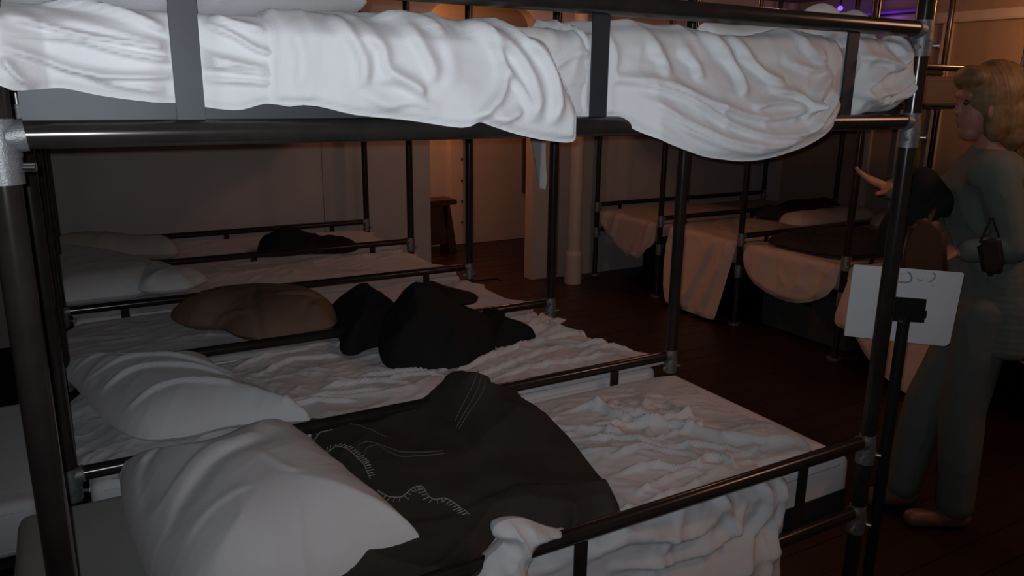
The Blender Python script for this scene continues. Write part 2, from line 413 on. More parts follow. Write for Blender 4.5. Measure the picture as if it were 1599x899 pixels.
for k in range(5):
    bay_frame(X2, X3, Y0+k*W, ROW2[k], 'bunk frames of the right row', last=(k == 4), rowtwo=True)

# ================================================================== MATTRESSES
def rbox_mesh(x0, x1, y0, y1, z0, z1, r=.035):
    bm = bmesh.new(); bm_box(bm, x0, x1, y0, y1, z0, z1)
    bmesh.ops.bevel(bm, geom=list(bm.edges), offset=r, segments=4, affect='EDGES', profile=.6)
    return bm
def mattress(x0, x1, y0, y1, z0, z1, m, label, group):
    bm = rbox_mesh(x0, x1, y0, y1, z0, z1)
    o = finish('mattress', bm, m, None, True); tag(o, label, 'mattress', group)
    bm = bmesh.new()
    for z in (z0+.022, z1-.022):
        for a, b in [((x0+.03, y0+.003), (x1-.03, y0+.003)), ((x0+.03, y1-.003), (x1-.03, y1-.003)), ((x0+.003, y0+.03), (x0+.003, y1-.03)), ((x1-.003, y0+.03), (x1-.003, y1-.03))]:
            bm_tube(bm, (*a, z), (*b, z), .0035, seg=8)
    finish('piping', bm, m, o, True)
    return o
MT, UB, UT = .578, ZUF+.006, 1.698
names = ['nearest the camera', 'second from the camera', 'third from the camera', 'fourth from the camera', 'against the back wall']
for k in range(5):
    y = Y0+k*W
    mattress(-.19 if k == 0 else -.03, 1.90, y+.035, y+W-.035, ZLF+.006, MT, TICK if k == 0 else LINEN, 'grey-white lower mattress of the left-row bunk '+names[k], 'lower mattresses of the left row')
    mattress(-.02, 1.86, y+.045, y+W-.035, UB, UT, LINEN, 'white upper mattress of the left-row bunk '+names[k], 'upper mattresses of the left row')
names2 = ['behind the standing woman', 'behind the white placard', 'with the round hanging sheet', 'with the sheet hanging to the floor', 'nearest the pipe column']
for k in range(5):
    y = Y0+k*W
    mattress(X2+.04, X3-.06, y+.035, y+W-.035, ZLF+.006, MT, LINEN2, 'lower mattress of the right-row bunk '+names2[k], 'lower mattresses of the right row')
    mattress(X2+.04, X3-.06, y+.035, y+W-.035, UB, UT, BEIGE, 'upper mattress of the right-row bunk '+names2[k], 'upper mattresses of the right row')
fc = rbox_mesh(.9, 1.925, Y0+.032, Y0+W-.032, ZLF+.010, MT+.002, .045)
MA = [o for o in bpy.data.objects if o.name == 'mattress'][0]
mc = finish('fitted_sheet', fc, LINEN, MA, True); mc['label'] = 'white fitted sheet over the foot end'
# beds head to head with the left row, only their ends show at the left edge
for k in (0, 1):
    y = Y0+k*W
    mattress(-2.1, -.15 if k else -.25, y+.04, y+W-.04, ZLF+.006, MT-.01, LINEN, ('pale mattress end at the left picture edge, beside the nearest post', 'pale mattress end at the left picture edge, behind the nearest mattress')[k], 'mattresses head to head with the left row')
    o = empty('low_bed_base', (-1.1, y, 0), ('low steel bed base under the pale mattress at the left edge, nearer one', 'low steel bed base under the pale mattress at the left edge, farther one')[k], 'bed base', 'bed bases head to head with the left row')
    bm = bmesh.new(); bm_box(bm, -2.1, -.2, y+.03, y+W-.03, ZLF-.01, ZLF+.004); P(o, finish('deck_tray', bm, PLATE))
    for xx in (-2.05, -.3):
        for yyy in (y+.06, y+W-.06): P(o, tube('leg', (xx, yyy, 0), (xx, yyy, ZLF-.01), .02, STEEL))

# ================================================================== UPPER BUNK LINEN (near side)
def onY(L, y): return [(on(x, yy_, Y=y)[0], on(x, yy_, Y=y)[2]) for x, yy_ in L]
ZTOP = 1.706; YE = 1.305
def s_of(z): return z    # v is z for hanging part, above ZTOP it folds inward
def place_up(bulge):
    r = .022
    def f(u, v, w):
        t = v-(ZTOP-r)                       # > 0: over the top
        a = np.clip(t/r, 0, math.pi/2); run = np.clip(t-r*math.pi/2, 0, None)
        gp = bars_gap(u); w = np.where(gp < .999, np.minimum(w, .007+.04*gp), w)
        y = YE-.014+r*(1-np.cos(a))+run; z = np.where(t < 0, v, ZTOP-r+r*np.sin(a))
        ny = -np.cos(a); nz = np.sin(a)
        b = bulge(u, v)*np.clip(1-a, 0, 1)*gp
        return np.stack([u, y+ny*w-b, z+nz*w], 1)
    return f
def bars_gap(u):
    g = np.ones_like(u)
    for bx in (0.178, 0.928, 1.665): g = np.minimum(g, 1-np.exp(-(np.abs(u-bx)/.042)**4))
    return g
top_run = 0.36
# tucked sheet, left
pA = onY([(0, 25), (-60, 60), (-60, 120), (0, 133), (22, 141), (60, 140), (100, 138), (160, 150), (240, 160), (290, 162), (340, 170), (380, 172), (420, 162), (470, 165)], 1.26)
pA = [(0.35, ZTOP+.25), (-.09, ZTOP+.25), (-.115, ZTOP), (-.12, 1.62)] + pA[3:]+[(0.35, 1.62)]
crA = [(onY(L, 1.27), w_, h_) for L, w_, h_ in [
    ([(0, 25), (80, 45), (160, 62), (285, 82), (420, 110)], .0042, .019), ([(0, 55), (110, 62), (200, 85), (290, 98), (425, 108)], .0036, .016), ([(60, 0), (150, 15), (230, 38), (288, 60)], .0036, .012),
    ([(0, 75), (60, 92), (120, 112), (200, 122), (290, 118)], .0042, .017), ([(320, 40), (360, 55), (400, 78), (430, 85)], .0036, .013), ([(320, 105), (370, 112), (428, 118)], .004, .011), ([(320, 125), (380, 128), (426, 132)], .004, .010),
    ([(5, 90), (20, 112), (40, 130), (60, 138)], .0036, .016), ([(330, 30), (370, 42), (415, 50)], .0036, .012), ([(60, 30), (140, 42), (220, 60), (285, 74)], .004, .008), ([(130, 118), (190, 134), (260, 144)], .004, .009)]]
def foldsA(u, v, d):
    a = v-1.64+0.22*(u-.1)                    # long diagonal pulls running down to the right
    k = ridge(u*2.0+.3, a*17, 5, 3.0)*.9+.45*ridge(u*3.1, a*34+u*3, 8, 2.5)+.3*wrinkle(u, v, 3, 8, -.25, 3.5)
    return (.004+.0025*k+1.15*creases(u, v, crA))*np.clip(d/.012, .25, 1)
sA = blob('sheet', pA, .0036, foldsA, lambda u, v, d: 0*u-.002, place_up(lambda u, v: .014+.050*np.clip((.0-u)/.05, 0, 1)), LINEN)
tag(sA, 'white fitted sheet stretched along the left part of the upper mattress, in diagonal pulls', 'sheet')
# duvet cover hanging over the rail, middle
pB = onY([(430, 30), (428, 100), (430, 158), (450, 164), (500, 166), (560, 180), (640, 188), (716, 199), (740, 190), (760, 196), (800, 209), (850, 219), (886, 220), (889, 200), (888, 165), (880, 130), (868, 90), (855, 60), (845, 45)], 1.235)
pB = pB[:-1]+[(.735, ZTOP+.03), (.70, ZTOP+top_run), (.40, ZTOP+top_run), (.295, ZTOP+.10)]
crB = [(onY(L, 1.25), w_, h_) for L, w_, h_ in [
    ([(520, 32), (545, 60), (562, 100), (560, 140)], .008, .020), ([(560, 50), (590, 75), (600, 110), (640, 135), (655, 150)], .008, .022), ([(630, 40), (650, 70), (665, 100), (670, 130)], .009, .020),
    ([(720, 48), (760, 62), (775, 100), (768, 140), (740, 172), (718, 195)], .007, .026), ([(735, 45), (790, 75), (812, 110), (818, 150), (810, 190)], .008, .024), ([(800, 50), (840, 90), (850, 140), (838, 195)], .008, .026),
    ([(580, 125), (620, 130), (660, 158)], .007, .014), ([(770, 100), (800, 140), (808, 180)], .006, .016), ([(600, 30), (660, 40), (700, 55)], .006, .014), ([(455, 40), (470, 90), (465, 140)], .009, .012),
    ([(560, 145), (600, 165), (640, 160), (680, 175)], .007, .012), ([(856, 60), (868, 110), (876, 160), (880, 210)], .005, .012), ([(690, 60), (700, 100), (690, 140)], .010, .010), ([(745, 190), (775, 185), (800, 170)], .006, .014)]]
def foldsB(u, v, d):
    q = u+.35*(v-1.7)+.05*np.sin(v*25)
    big = ridge(q*5.2+.9, v*2.0, 21, 2.2)
    mid = ridge(q*11, v*5+u*3, 24, 2.0)
    sm = wrinkle(u, v, 25, 11, -.9, 2.0)
    topl = np.clip((v-(ZTOP-.02))/.04, 0, 1)
    swoop = np.exp(-(((u-.70)+.9*(v-1.64)**1*0.6-.0)/.018)**2)*.014
    return (.006+.008*big+.004*mid+.008*sm+.8*creases(u, v, crB)+.014*topl*ridge(u*9, v*6, 29, 1.5))*np.clip(d/.014, .3, 1)
sB = blob('duvet', pB, .005, foldsB, lambda u, v, d: 0*u-.003, place_up(lambda u, v: .018+.032*np.clip((u-.5)/.12, 0, 1)*np.clip((1.66-v)/.1, 0, 1)+.02*np.clip((u-.3)/.1, 0, 1)), LINEN)
tag(sB, 'white duvet cover hanging over the upper near rail, left of the middle upright bar', 'duvet')
# strip of fitted sheet between duvet and middle bar
pC = [(.70, ZTOP+.2), (.70, 1.60), (.76, 1.557), (.90, 1.553), (.935, 1.556), (.935, ZTOP+.2)]
def foldsC(u, v, d):
    return (.004+.008*wrinkle(u, v, 33, 9, .5, 2)+.007*np.exp(-((v-1.655-.02*np.sin(u*30))/.008)**2)+.006*ridge(u*9, v*30, 3))*np.clip(d/.01, .3, 1)
sC = blob('sheet', pC, .005, foldsC, lambda u, v, d: 0*u-.002, place_up(lambda u, v: .004+0*u), LINEN)
tag(sC, 'white fitted sheet showing between the hanging duvet and the middle upright bar', 'sheet')
# large swag of sheet, right
pD = onY([(936, 62), (934, 120), (934, 184), (975, 184), (990, 190), (1010, 207), (1045, 226), (1090, 243), (1120, 248), (1150, 251), (1185, 248), (1220, 239), (1260, 224), (1290, 207), (1308, 190), (1330, 172)], 1.225)
pD = pD+[(1.72, 1.66), (1.76, ZTOP), (1.76, ZTOP+top_run), (.94, ZTOP+.22)]
crD = [(onY(L, 1.24), w_, h_) for L, w_, h_ in [
    ([(950, 128), (1000, 130), (1060, 150), (1120, 190), (1180, 212), (1240, 205), (1290, 175)], .006, .018), ([(950, 120), (1040, 128), (1110, 165), (1180, 185), (1250, 170), (1310, 130)], .006, .018),
    ([(1000, 150), (1060, 190), (1130, 222), (1200, 225), (1270, 200)], .006, .016), ([(1020, 180), (1080, 215), (1150, 236), (1220, 228)], .006, .014), ([(1120, 62), (1150, 85), (1160, 120), (1150, 150)], .009, .022),
    ([(1165, 65), (1190, 100), (1205, 120), (1230, 130)], .008, .022), ([(1200, 140), (1240, 150), (1260, 180)], .007, .022), ([(1315, 110), (1270, 145), (1240, 185)], .007, .022), ([(1310, 135), (1280, 170), (1240, 205)], .006, .018),
    ([(1240, 95), (1280, 110), (1312, 105)], .008, .018), ([(960, 65), (975, 90), (965, 118)], .009, .014), ([(1030, 70), (1050, 95), (1040, 120)], .010, .016), ([(1080, 75), (1100, 100), (1095, 125)], .009, .016), ([(1165, 170), (1200, 160), (1245, 165)], .006, .016), ([(1270, 70), (1290, 90), (1310, 92)], .007, .014)]]
def foldsD(u, v, d):
    r = np.sqrt(((u-1.30)*.62)**2+(v-1.85)**2)
    rings = ridge(r*20+.7*vn(u*3, v*3, 2), u*1.2, 41, 2.0)*np.clip((1.66-v)/.05, 0.1, 1)
    vert = ridge(u*8+v*3, v*3, 44, 2.0)*np.clip((v-1.60)/.05, 0, 1)
    sm = wrinkle(u, v, 45, 12, -.5, 1.8)
    pull = ridge((u+v*1.6)*9, (v-u)*2, 47, 2.5)*np.clip((u-1.35)/.2, 0, 1)
    topl = np.clip((v-(ZTOP-.01))/.04, 0, 1)
    return (.005+.008*rings+.006*vert+.012*sm+.006*pull+creases(u, v, crD)+.03*topl*ridge(u*6, v*5, 49, 1.3))*np.clip(d/.014, .3, 1)
sD = blob('sheet', pD, .005, foldsD, lambda u, v, d: 0*u-.003,
          place_up(lambda u, v: .004+(.052+.02*np.clip((1.55-v)/.06, 0, 1))*np.clip((u-.97)/.07, 0, 1)*np.clip((1.645-u)/.08, 0, 1)*np.clip((1.67-v)/.09, 0, 1)), LINEN)
tag(sD, 'white sheet hanging in a wide curved swag over the upper rail at the right', 'sheet')
# knotted end of bedding by the right post
pE = onY([(1315, 62), (1318, 182), (1350, 180), (1385, 178), (1398, 172), (1412, 158), (1424, 135), (1430, 112), (1424, 98), (1427, 80), (1420, 58), (1408, 52), (1398, 62)], 1.30)
crE = [(onY(L, 1.27), w_, h_) for L, w_, h_ in [([(1335, 90), (1370, 95), (1400, 105)], .007, .02), ([(1340, 145), (1370, 115), (1410, 105)], .008, .026), ([(1335, 140), (1360, 158), (1390, 168)], .008, .024),
    ([(1360, 150), (1395, 140), (1420, 115)], .007, .026), ([(1400, 60), (1405, 85), (1398, 100)], .007, .026), ([(1380, 165), (1410, 150), (1422, 130)], .007, .018)]]
def foldsE(u, v, d):
    r = np.sqrt((u-1.70)**2+(v-1.62)**2)
    return .055*np.clip(d/.05, 0, 1)**.6+(creases(u, v, crE)+.006*ridge(r*22, np.arctan2(v-1.62, u-1.70)*1.2, 52, 2.0)+.014*wrinkle(u, v, 53, 14, .8, 1.6))*np.clip(d/.012, .2, 1)
sE = blob('bunched_sheet', pE, .0045, foldsE, lambda u, v, d: -.10*np.clip(d/.05, 0, 1)**.6,
          lambda u, v, w: np.stack([u, 1.325-w*(1-.62*(1-bars_gap(u))), v], 1), LINEN)
tag(sE, 'white bedding end bunched in a knot beside the right front post', 'sheet')
# heaps on top of the upper mattress
def heap(name, pts, y0, y1, m, label, cat, seed, amp=.02, cell=.007, zb=None):
    """cloth heap whose outline is given as a side view; it has depth from y0 to y1"""
    out = onY(pts, (y0+y1)/2)
    h = (y1-y0)/2
    def t(u, v, d): return h*np.clip(d/.05, 0, 1)**.5+amp*(wrinkle(u, v, seed, 9, .4, 1.8)-.2)*np.clip(d/.015, 0, 1)
    def b(u, v, d): return -h*np.clip(d/.05, 0, 1)**.5
    o = blob(name, out, cell, t, b, lambda u, v, w: np.stack([u, (y0+y1)/2-w, v], 1), m)
    return tag(o, label, cat)
zl = lambda x, z, y: None
def yat(x, z, Y):   # photo row of height z at photo column x on plane Y
    a, b = on(x, 0, Y=Y)[2], on(x, 200, Y=Y)[2]; return (z-a)/(b-a)*200
heap('pillow', [(-90, -45), (-100, 0), (-60, yat(0, 1.70, 1.5)), (300, yat(300, 1.70, 1.5)), (470, 33), (520, 30), (546, 26), (552, 8), (535, -15), (480, -40), (300, -60), (60, -60)], 1.36, 1.78, LINEN,
     'white pillow lying on the upper bunk at the top left corner', 'pillow', 61, .03)
heap('crumpled_sheet', [(1015, 62), (1060, 42), (1085, 50), (1100, 35), (1150, 40), (1190, 36), (1260, 34), (1330, 42), (1358, 52), (1362, 62), (1360, 72), (1020, 72)], 1.325, 1.43, LINEN,
     'white crumpled sheet lying along the top of the upper mattress, behind the guard rail', 'sheet', 63, .03)
heap('folded_sheet', [(1245, 32), (1262, 12), (1284, 5), (1298, 9), (1306, 18), (1320, 19), (1338, 15), (1356, 30), (1358, 62), (1245, 62)], 1.325, 1.42, LINEN,
     'white folded sheet heaped above the guard rail, under the small blue light', 'sheet', 64, .02)

# ================================================================== LOWER BEDS, LEFT ROW
def onZ(L, z): return [tuple(on(x, y, Z=z)[:2]) for x, y in L]
# --- bed A sheet: top plus hang over the near side
zA = MT; yeA = Y0+.047
def hang(L):
    out = []
    for x, y in L:
        p = on(x, y, Y=1.262); out.append((p[0], yeA-(zA-p[2])-.012))
    return out
pSA = [(.62, 2.075), (1.2, 2.078), (1.83, 2.072), (1.875, 2.0), (1.845, 1.85), (1.835, 1.7), (1.83, 1.55), (1.83, 1.42), (1.775, 1.335)] + \
      hang([(1240, 728), (1246, 770), (1238, 825), (1228, 880), (1215, 960), (1190, 1010)])+[(1.0, yeA-.42), (.80, yeA-.40), (.70, yeA-.3), (.60, yeA-.1), (.56, 1.5)]
pW = [(470, 668, .60), (520, 655, .61), (610, 632, .62), (690, 615, .64), (715, 606, .67), (740, 603, .69), (775, 607, .68), (815, 616, .66), (826, 628, .66), (850, 655, .62), (900, 692, .61), (945, 750, .60), (970, 800, .595),
      (930, 815, .59), (905, 833, .59), (893, 836, .59), (880, 826, .59), (860, 825, .59), (800, 818, .59), (765, 850, .59), (745, 905, .59), (740, 960, .59), (520, 960, .585), (520, 905, .585), (600, 850, .59), (560, 770, .595)]
pWb = [tuple(on(x, y, Z=z)[:2]) for x, y, z in pW]
polyW = smooth_poly(pWb, 3)
def under_blanket(u, v):
    d, _, ins = poly_dist(np.stack([u, v], 1), polyW); return np.where(ins, np.clip(1-d/.02, .08, 1)*.5, np.clip(.5+d/.05, 0, 1))
crSA = [([tuple(on(x, y, Z=.585)[:2]) for x, y in L], w_, h_) for L, w_, h_ in [
    ([(860, 650), (920, 640), (960, 655), (1010, 668), (1060, 662), (1100, 655)], .009, .024), ([(900, 672), (980, 668), (1050, 672), (1120, 690)], .007, .016), ([(1035, 632), (1060, 655), (1085, 662)], .007, .020),
    ([(880, 690), (960, 690), (1030, 700), (1100, 700), (1170, 712)], .006, .015), ([(950, 720), (1010, 705), (1080, 712)], .006, .014), ([(960, 745), (1020, 730), (1060, 735), (1090, 725)], .007, .018), ([(1085, 735), (1100, 720), (1130, 722), (1150, 735)], .006, .020),
    ([(990, 775), (1050, 745), (1090, 735)], .006, .015), ([(1000, 790), (1070, 765), (1110, 740)], .006, .014), ([(1120, 690), (1180, 700), (1240, 700)], .008, .020), ([(870, 625), (950, 620), (1020, 612)], .006, .008), ([(1010, 690), (1060, 680), (1120, 670)], .006, .013)]]
crSH = [(hang(L), w_, h_) for L, w_, h_ in [([(930, 880), (1000, 850), (1080, 845), (1130, 820)], .010, .024), ([(960, 899), (1060, 880), (1140, 845), (1180, 790)], .010, .026), ([(1000, 830), (1050, 820), (1110, 800), (1115, 780)], .009, .022),
    ([(1200, 760), (1205, 800), (1170, 850), (1120, 899)], .010, .026), ([(1230, 760), (1225, 810), (1190, 870)], .008, .020), ([(1120, 780), (1150, 810), (1150, 850)], .008, .018), ([(880, 870), (940, 850), (1000, 845)], .008, .018), ([(1190, 870), (1170, 899), (1150, 940)], .009, .02)]]
def foldsSA(u, v, d):
    top = np.clip((v-yeA)/.05, 0, 1)
    c = wrinkle(u, v, 71, 8, 2.5, 2.6)*.026+wrinkle(u, v, 72, 17, .3, 2)*.018+wrinkle(u, v, 79, 26, 2.2, 2.4)*.010+creases(u, v, crSA)
    swirl = 0
    hng = ridge(u*5.5+v*5.5+.5*vn(u*4, v*4, 76), v*1.5-u, 75, 1.8)*.012+wrinkle(u, v, 77, 9, .9, 2)*.018+wrinkle(u, v, 78, 20, 1.2, 2)*.008+creases(u, v, crSH)
    flatz = np.clip((2.0-v)/.08, .35, 1)
    c = c*under_blanket(u, v)
    return .003+(top*(c+swirl)*flatz+(1-top)*hng)*np.clip(d/.015, .2, 1)
def outA(u, dn):
    k = np.clip((dn-.10)/.05, 0, 1)*np.clip((u-.97)/.06, 0, 1)*np.clip((1.61-u)/.05, 0.0, 1)
    return .058*k+.004
shA = blob('sheet', pSA, .0065, foldsSA, lambda u, v, d: 0*u-.001, fold_y(yeA, zA+.002, .02, outA), LINEN)
tag(shA, 'white crumpled sheet on the nearest lower bed, hanging over its near side', 'sheet')
# twist of the sheet pulled over the guard rail
pK = onY([(748, 930), (762, 885), (780, 866), (792, 852), (776, 842), (780, 826), (800, 816), (826, 815), (850, 824), (884, 836), (868, 846), (842, 851), (832, 862), (826, 885), (826, 930)], 1.245)
blob('pulled_up_corner', pK, .004, lambda u, v, d: .035*np.clip(d/.03, 0, 1)**.6+(.016*ridge((u-.78)*30+v*14, v*9, 81, 1.6)+.01*wrinkle(u, v, 82, 22, 1.2, 1.5))*np.clip(d/.01, 0, 1),
     lambda u, v, d: -.055*np.clip(d/.03, 0, 1)**.6, lambda u, v, w: np.stack([u, 1.262-w, v], 1), LINEN, shA)
# --- brown wool blanket
def hW(u, v):
    hump = .085*np.exp(-((u-1.07)/.10)**2-((v-2.13)/.13)**2)+.045*np.exp(-((u-1.08)/.16)**2-((v-1.92)/.22)**2)
    fold = .014/(1+np.exp(-(u-.93-.10*(v-1.9)+.02*np.sin(v*9))/.008))
    lip = .010/(1+np.exp((v-1.53+.18*(u-.7)-.02*np.sin(u*16))/.007))
    soft = .022*ridge(u*3.2+v*2.1, v*2.5-u, 91, 1.6)+.010*wrinkle(u, v, 92, 8, .7, 2)
    return .023+hump+fold+lip+soft
def edgeW(u, v, d):      # the hem lies flat except where the blanket climbs over the rail
    h = .085*np.exp(-((u-1.07)/.10)**2-((v-2.13)/.13)**2)
    e = np.clip(.15+d/.035, 0, 1); return e+(1-e)*np.clip((h-.02)/.03, 0, 1)
wool = blob('wool_blanket', pWb, .006, lambda u, v, d: hW(u, v)*edgeW(u, v, d)-.004*np.clip(1-d/.01, 0, 1), lambda u, v, d: np.maximum(.0, hW(u, v)*edgeW(u, v, d)-.020), flat(MT+.006), WOOL)
tag(wool, 'dark brown wool blanket thrown across the nearest lower bed beside the big pillow', 'blanket')
polyW = smooth_poly(pWb, 3)
def hugging(name, L, m, r=.0016, teeth=0, tl=.018, side=1, stuff=False, z_=.61):
    P2 = [np.array(on(x, y, Z=z_)[:2]) for x, y in L]
    dense = []
    for a, b in zip(P2[:-1], P2[1:]):
        n = max(2, int(np.linalg.norm(b-a)/.006))
        for i in range(n): dense.append(a+(b-a)*i/n)
    dense.append(P2[-1]); dense = np.array(dense)
    for _ in range(3): dense[1:-1] = (dense[:-2]+dense[1:-1]*2+dense[2:])/4
    d, _, _ = poly_dist(dense, polyW)
    def z(p, dd): h_ = hW(np.array([p[0]]), np.array([p[1]]))[0]; return MT+.006+h_*float(edgeW(p[0], p[1], dd))+.001
    pts = [Vector((p[0], p[1], z(p, dd))) for p, dd in zip(dense, d)]
    bm = bmesh.new()
    for a, b in zip(pts[:-1], pts[1:]):
        if (b-a).length > 1e-5: bm_tube(bm, a, b, r, seg=6)
    if teeth:
        for i in range(1, len(pts)-1, teeth):
            t = (pts[i+1]-pts[i-1]); t.z = 0; t.normalize(); nrm = Vector((-t.y, t.x, 0))*side
            q = pts[i]+nrm*tl*(.8+.4*random.random())+t*.004*(random.random()-.5)
            q2 = np.array([[q.x, q.y]]); dd, _, _ = poly_dist(q2, polyW); q.z = z((q.x, q.y), dd[0])
            bm_tube(bm, pts[i], q, r*.9, seg=5)
    o = finish(name, bm, m, wool, True)
    if stuff: o['kind'] = 'stuff'
    return o
for L, sd in [([(486, 683), (500, 679), (520, 677)], 1), ([(505, 702), (530, 705), (552, 718), (568, 735), (578, 755)], 1), ([(590, 772), (606, 781), (628, 783), (645, 770), (660, 768), (668, 782), (678, 789), (695, 786), (715, 797), (732, 814)], -1)]:
    hugging('edge_stitching', L, STITCH, .0014, 2, .017, sd, True)
for L in [[(536, 668), (560, 672), (590, 682), (603, 688)], [(560, 722), (560, 703), (575, 697), (600, 706), (625, 715), (660, 715), (692, 712)], [(570, 718), (572, 708), (590, 703), (605, 714), (625, 722), (665, 721), (694, 717)],
          [(712, 650), (730, 637), (748, 622), (752, 614)], [(716, 653), (738, 638), (756, 624), (758, 616)], [(710, 643), (724, 632), (742, 618), (746, 612)]]:
    hugging('woven_stripe', L, STRIPE, .0013, z_=.67 if L[0][0] > 700 else .612)
# --- pillows on A and B
p1 = pillow('pillow', [(184, 722, .66), (182, 700, .68), (235, 692, .69), (300, 688, .69), (350, 662, .70), (395, 650, .70), (470, 655, .68), (525, 705, .66), (600, 785, .62), (657, 849, .60), (648, 856, .60), (600, 880, .60), (540, 912, .60), (420, 970, .60), (300, 985, .60), (240, 915, .61), (203, 820, .62), (188, 760, .64)],
            MT+.004, .185, LINEN, seed=101, cell=.006, wr=.016, lift=.12, pinch=.26, smooth=4,
            cr=[([(430, 690), (400, 720), (340, 750), (290, 790), (262, 830)], .020, -.012), ([(415, 705), (330, 735), (250, 790)], .016, .006), ([(245, 700), (220, 740), (232, 790)], .014, -.008),
                ([(400, 740), (440, 765), (470, 775)], .010, .005), ([(205, 722), (260, 705), (330, 698)], .012, .006), ([(290, 850), (330, 820), (400, 795)], .012, .004)])
tag(p1, 'big white pillow nearest the camera, at the head of the bed with the brown blanket', 'pillow')
p2 = pillow('pillow', [(93, 572, .64), (140, 562, .66), (230, 558, .67), (320, 553, .67), (350, 575, .66), (400, 605, .65), (485, 655, .62), (440, 662, .62), (360, 668, .62), (290, 690, .61), (215, 692, .61), (160, 660, .61), (120, 610, .62)],
            MT+.004, .15, LINEN, seed=111, cell=.007, wr=.030, lift=.3, pinch=.19, zc=.66, cr=[([(160, 620), (220, 605), (300, 603), (380, 612)], .009, .016), ([(140, 600), (230, 585), (330, 590), (420, 620)], .008, .014), ([(200, 650), (280, 630), (370, 625)], .008, .014), ([(110, 580), (180, 575), (260, 572)], .007, .010)])
tag(p2, 'grey-white flat pillow on the second bed, just behind the biggest pillow', 'pillow')
# --- sheets on B, C, D, E
def top_sheet(k, pts, seed, amp, ang, m, label, extra=None, cell=.008, sc=9):
    def t(u, v, d):
        z = .004+amp*wrinkle(u, v, seed, sc, ang, 2.6)*np.clip(d/.03, .1, 1)+amp*.4*wrinkle(u, v, seed+3, sc*2.2, ang+.5, 1.6)*np.clip(d/.02, 0, 1)
        return z if extra is None else z+extra(u, v, d)
    o = blob('sheet', pts, cell, t, lambda u, v, d: 0*u, flat(MT+.003), m, None, 2)
    return tag(o, label, 'sheet', 'sheets on the lower beds of the left row')
yB, yC, yD, yE = [Y0+k*W for k in (1, 2, 3, 4)]
crBs = [([tuple(on(x, y, Z=.585)[:2]) for x, y in L], w_, h_) for L, w_, h_ in [
    ([(700, 590), (780, 560), (860, 535), (930, 525)], .007, .020), ([(720, 600), (800, 575), (880, 550), (960, 540)], .006, .018), ([(760, 600), (830, 585), (900, 570), (980, 555)], .006, .016), ([(780, 550), (830, 520), (850, 500)], .008, .028),
    ([(850, 510), (880, 520), (930, 530)], .009, .026), ([(560, 590), (620, 585), (690, 580)], .006, .016), ([(500, 610), (570, 600), (640, 605)], .006, .018), ([(480, 625), (540, 618), (600, 615)], .006, .018), ([(400, 590), (460, 565), (540, 560)], .008, .016),
    ([(360, 580), (440, 555), (500, 545)], .008, .014), ([(680, 585), (740, 560), (780, 545)], .007, .018), ([(440, 640), (500, 630), (560, 628)], .006, .014), ([(600, 600), (640, 590), (700, 592)], .006, .016), ([(900, 560), (950, 548), (990, 552)], .006, .016)]]
def radB(u, v, d):      # folds fanning out from under the dark clothes
    a = np.arctan2(v-3.0, u-1.0); r = np.hypot(u-1.0, v-3.0)
    return creases(u, v, crBs)+.014*ridge(a*6, r*1.5, 124, 2)*np.clip((u-1.05)/.2, 0, 1)*np.clip(d/.03, 0, 1)+.03*np.exp(-((u-1.75)/.09)**2-((v-2.95)/.08)**2)
top_sheet(1, [(-.0, yB+.04), (1.0, yB+.035), (1.93, yB+.04), (1.945, 2.31), (1.885, 2.41), (1.85, 2.57), (1.80, 2.75), (1.84, 2.90), (0, 2.935)], 121, .026, .35, LINEN, 'white crumpled sheet on the second bed, around the dark clothes', radB, .0065)
top_sheet(2, [(-.0, yC+.04), (1.86, yC+.04), (1.80, yC+.4), (1.79, yC+W-.05), (0, yC+W-.05)], 131, .014, .1, LINEN, 'white sheet on the third bed, under the tan pillow', None, .009, 8)
top_sheet(3, [(-.0, yD+.04), (1.87, yD+.04), (1.80, yD+.45), (1.76, yD+W-.05), (0, yD+W-.05)], 141, .014, .2, LINEN, 'white sheet on the fourth bed, with two white pillows at its head', None, .010)
top_sheet(4, [(-.0, yE+.04), (1.87, yE+.04), (1.82, yE+.45), (1.80, yE+W-.05), (0, yE+W-.05)], 151, .014, .2, LINEN, 'white sheet on the bed against the back wall', None, .010)
# --- pillows on C, D, E
tag(pillow('pillow', [(265, 490, .66), (290, 472, .68), (325, 455, .70), (400, 437, .73), (470, 442, .72), (512, 458, .70), (525, 485, .67), (520, 508, .65), (480, 520, .64), (420, 530, .64), (370, 525, .64), (340, 512, .64), (295, 510, .64)], MT+.01, .17, TANPIL, seed=161, cell=.009, wr=.03, lift=.35, pinch=.2, zc=.7, cr=[([(395, 460), (398, 490), (410, 518)], .012, -.014), ([(500, 470), (475, 490), (440, 515)], .012, -.010), ([(430, 480), (470, 478), (510, 470)], .008, .014), ([(300, 500), (340, 490), (390, 495)], .008, .012)]),
    'tan brown pillow lying at the guard rail of the third bed', 'pillow')
tag(pillow('pillow', [(60, 395, .68), (120, 383, .70), (190, 388, .71), (250, 408, .69), (262, 430, .66), (230, 455, .64), (160, 468, .63), (60, 470, .63)], MT+.01, .15, LINEN, seed=171, cell=.012, wr=.03),
    'white pillow at the head of the fourth bed, left one of the pair', 'pillow')
tag(pillow('pillow', [(215, 430, .66), (255, 415, .68), (290, 425, .67), (325, 440, .64), (310, 452, .63), (290, 462, .62), (225, 466, .62), (205, 450, .63)], MT+.04, .11, LINEN, seed=172, cell=.010, wr=.03, pinch=.12),
    'white pillow with a pointed corner, right one of the pair on the fourth bed', 'pillow')
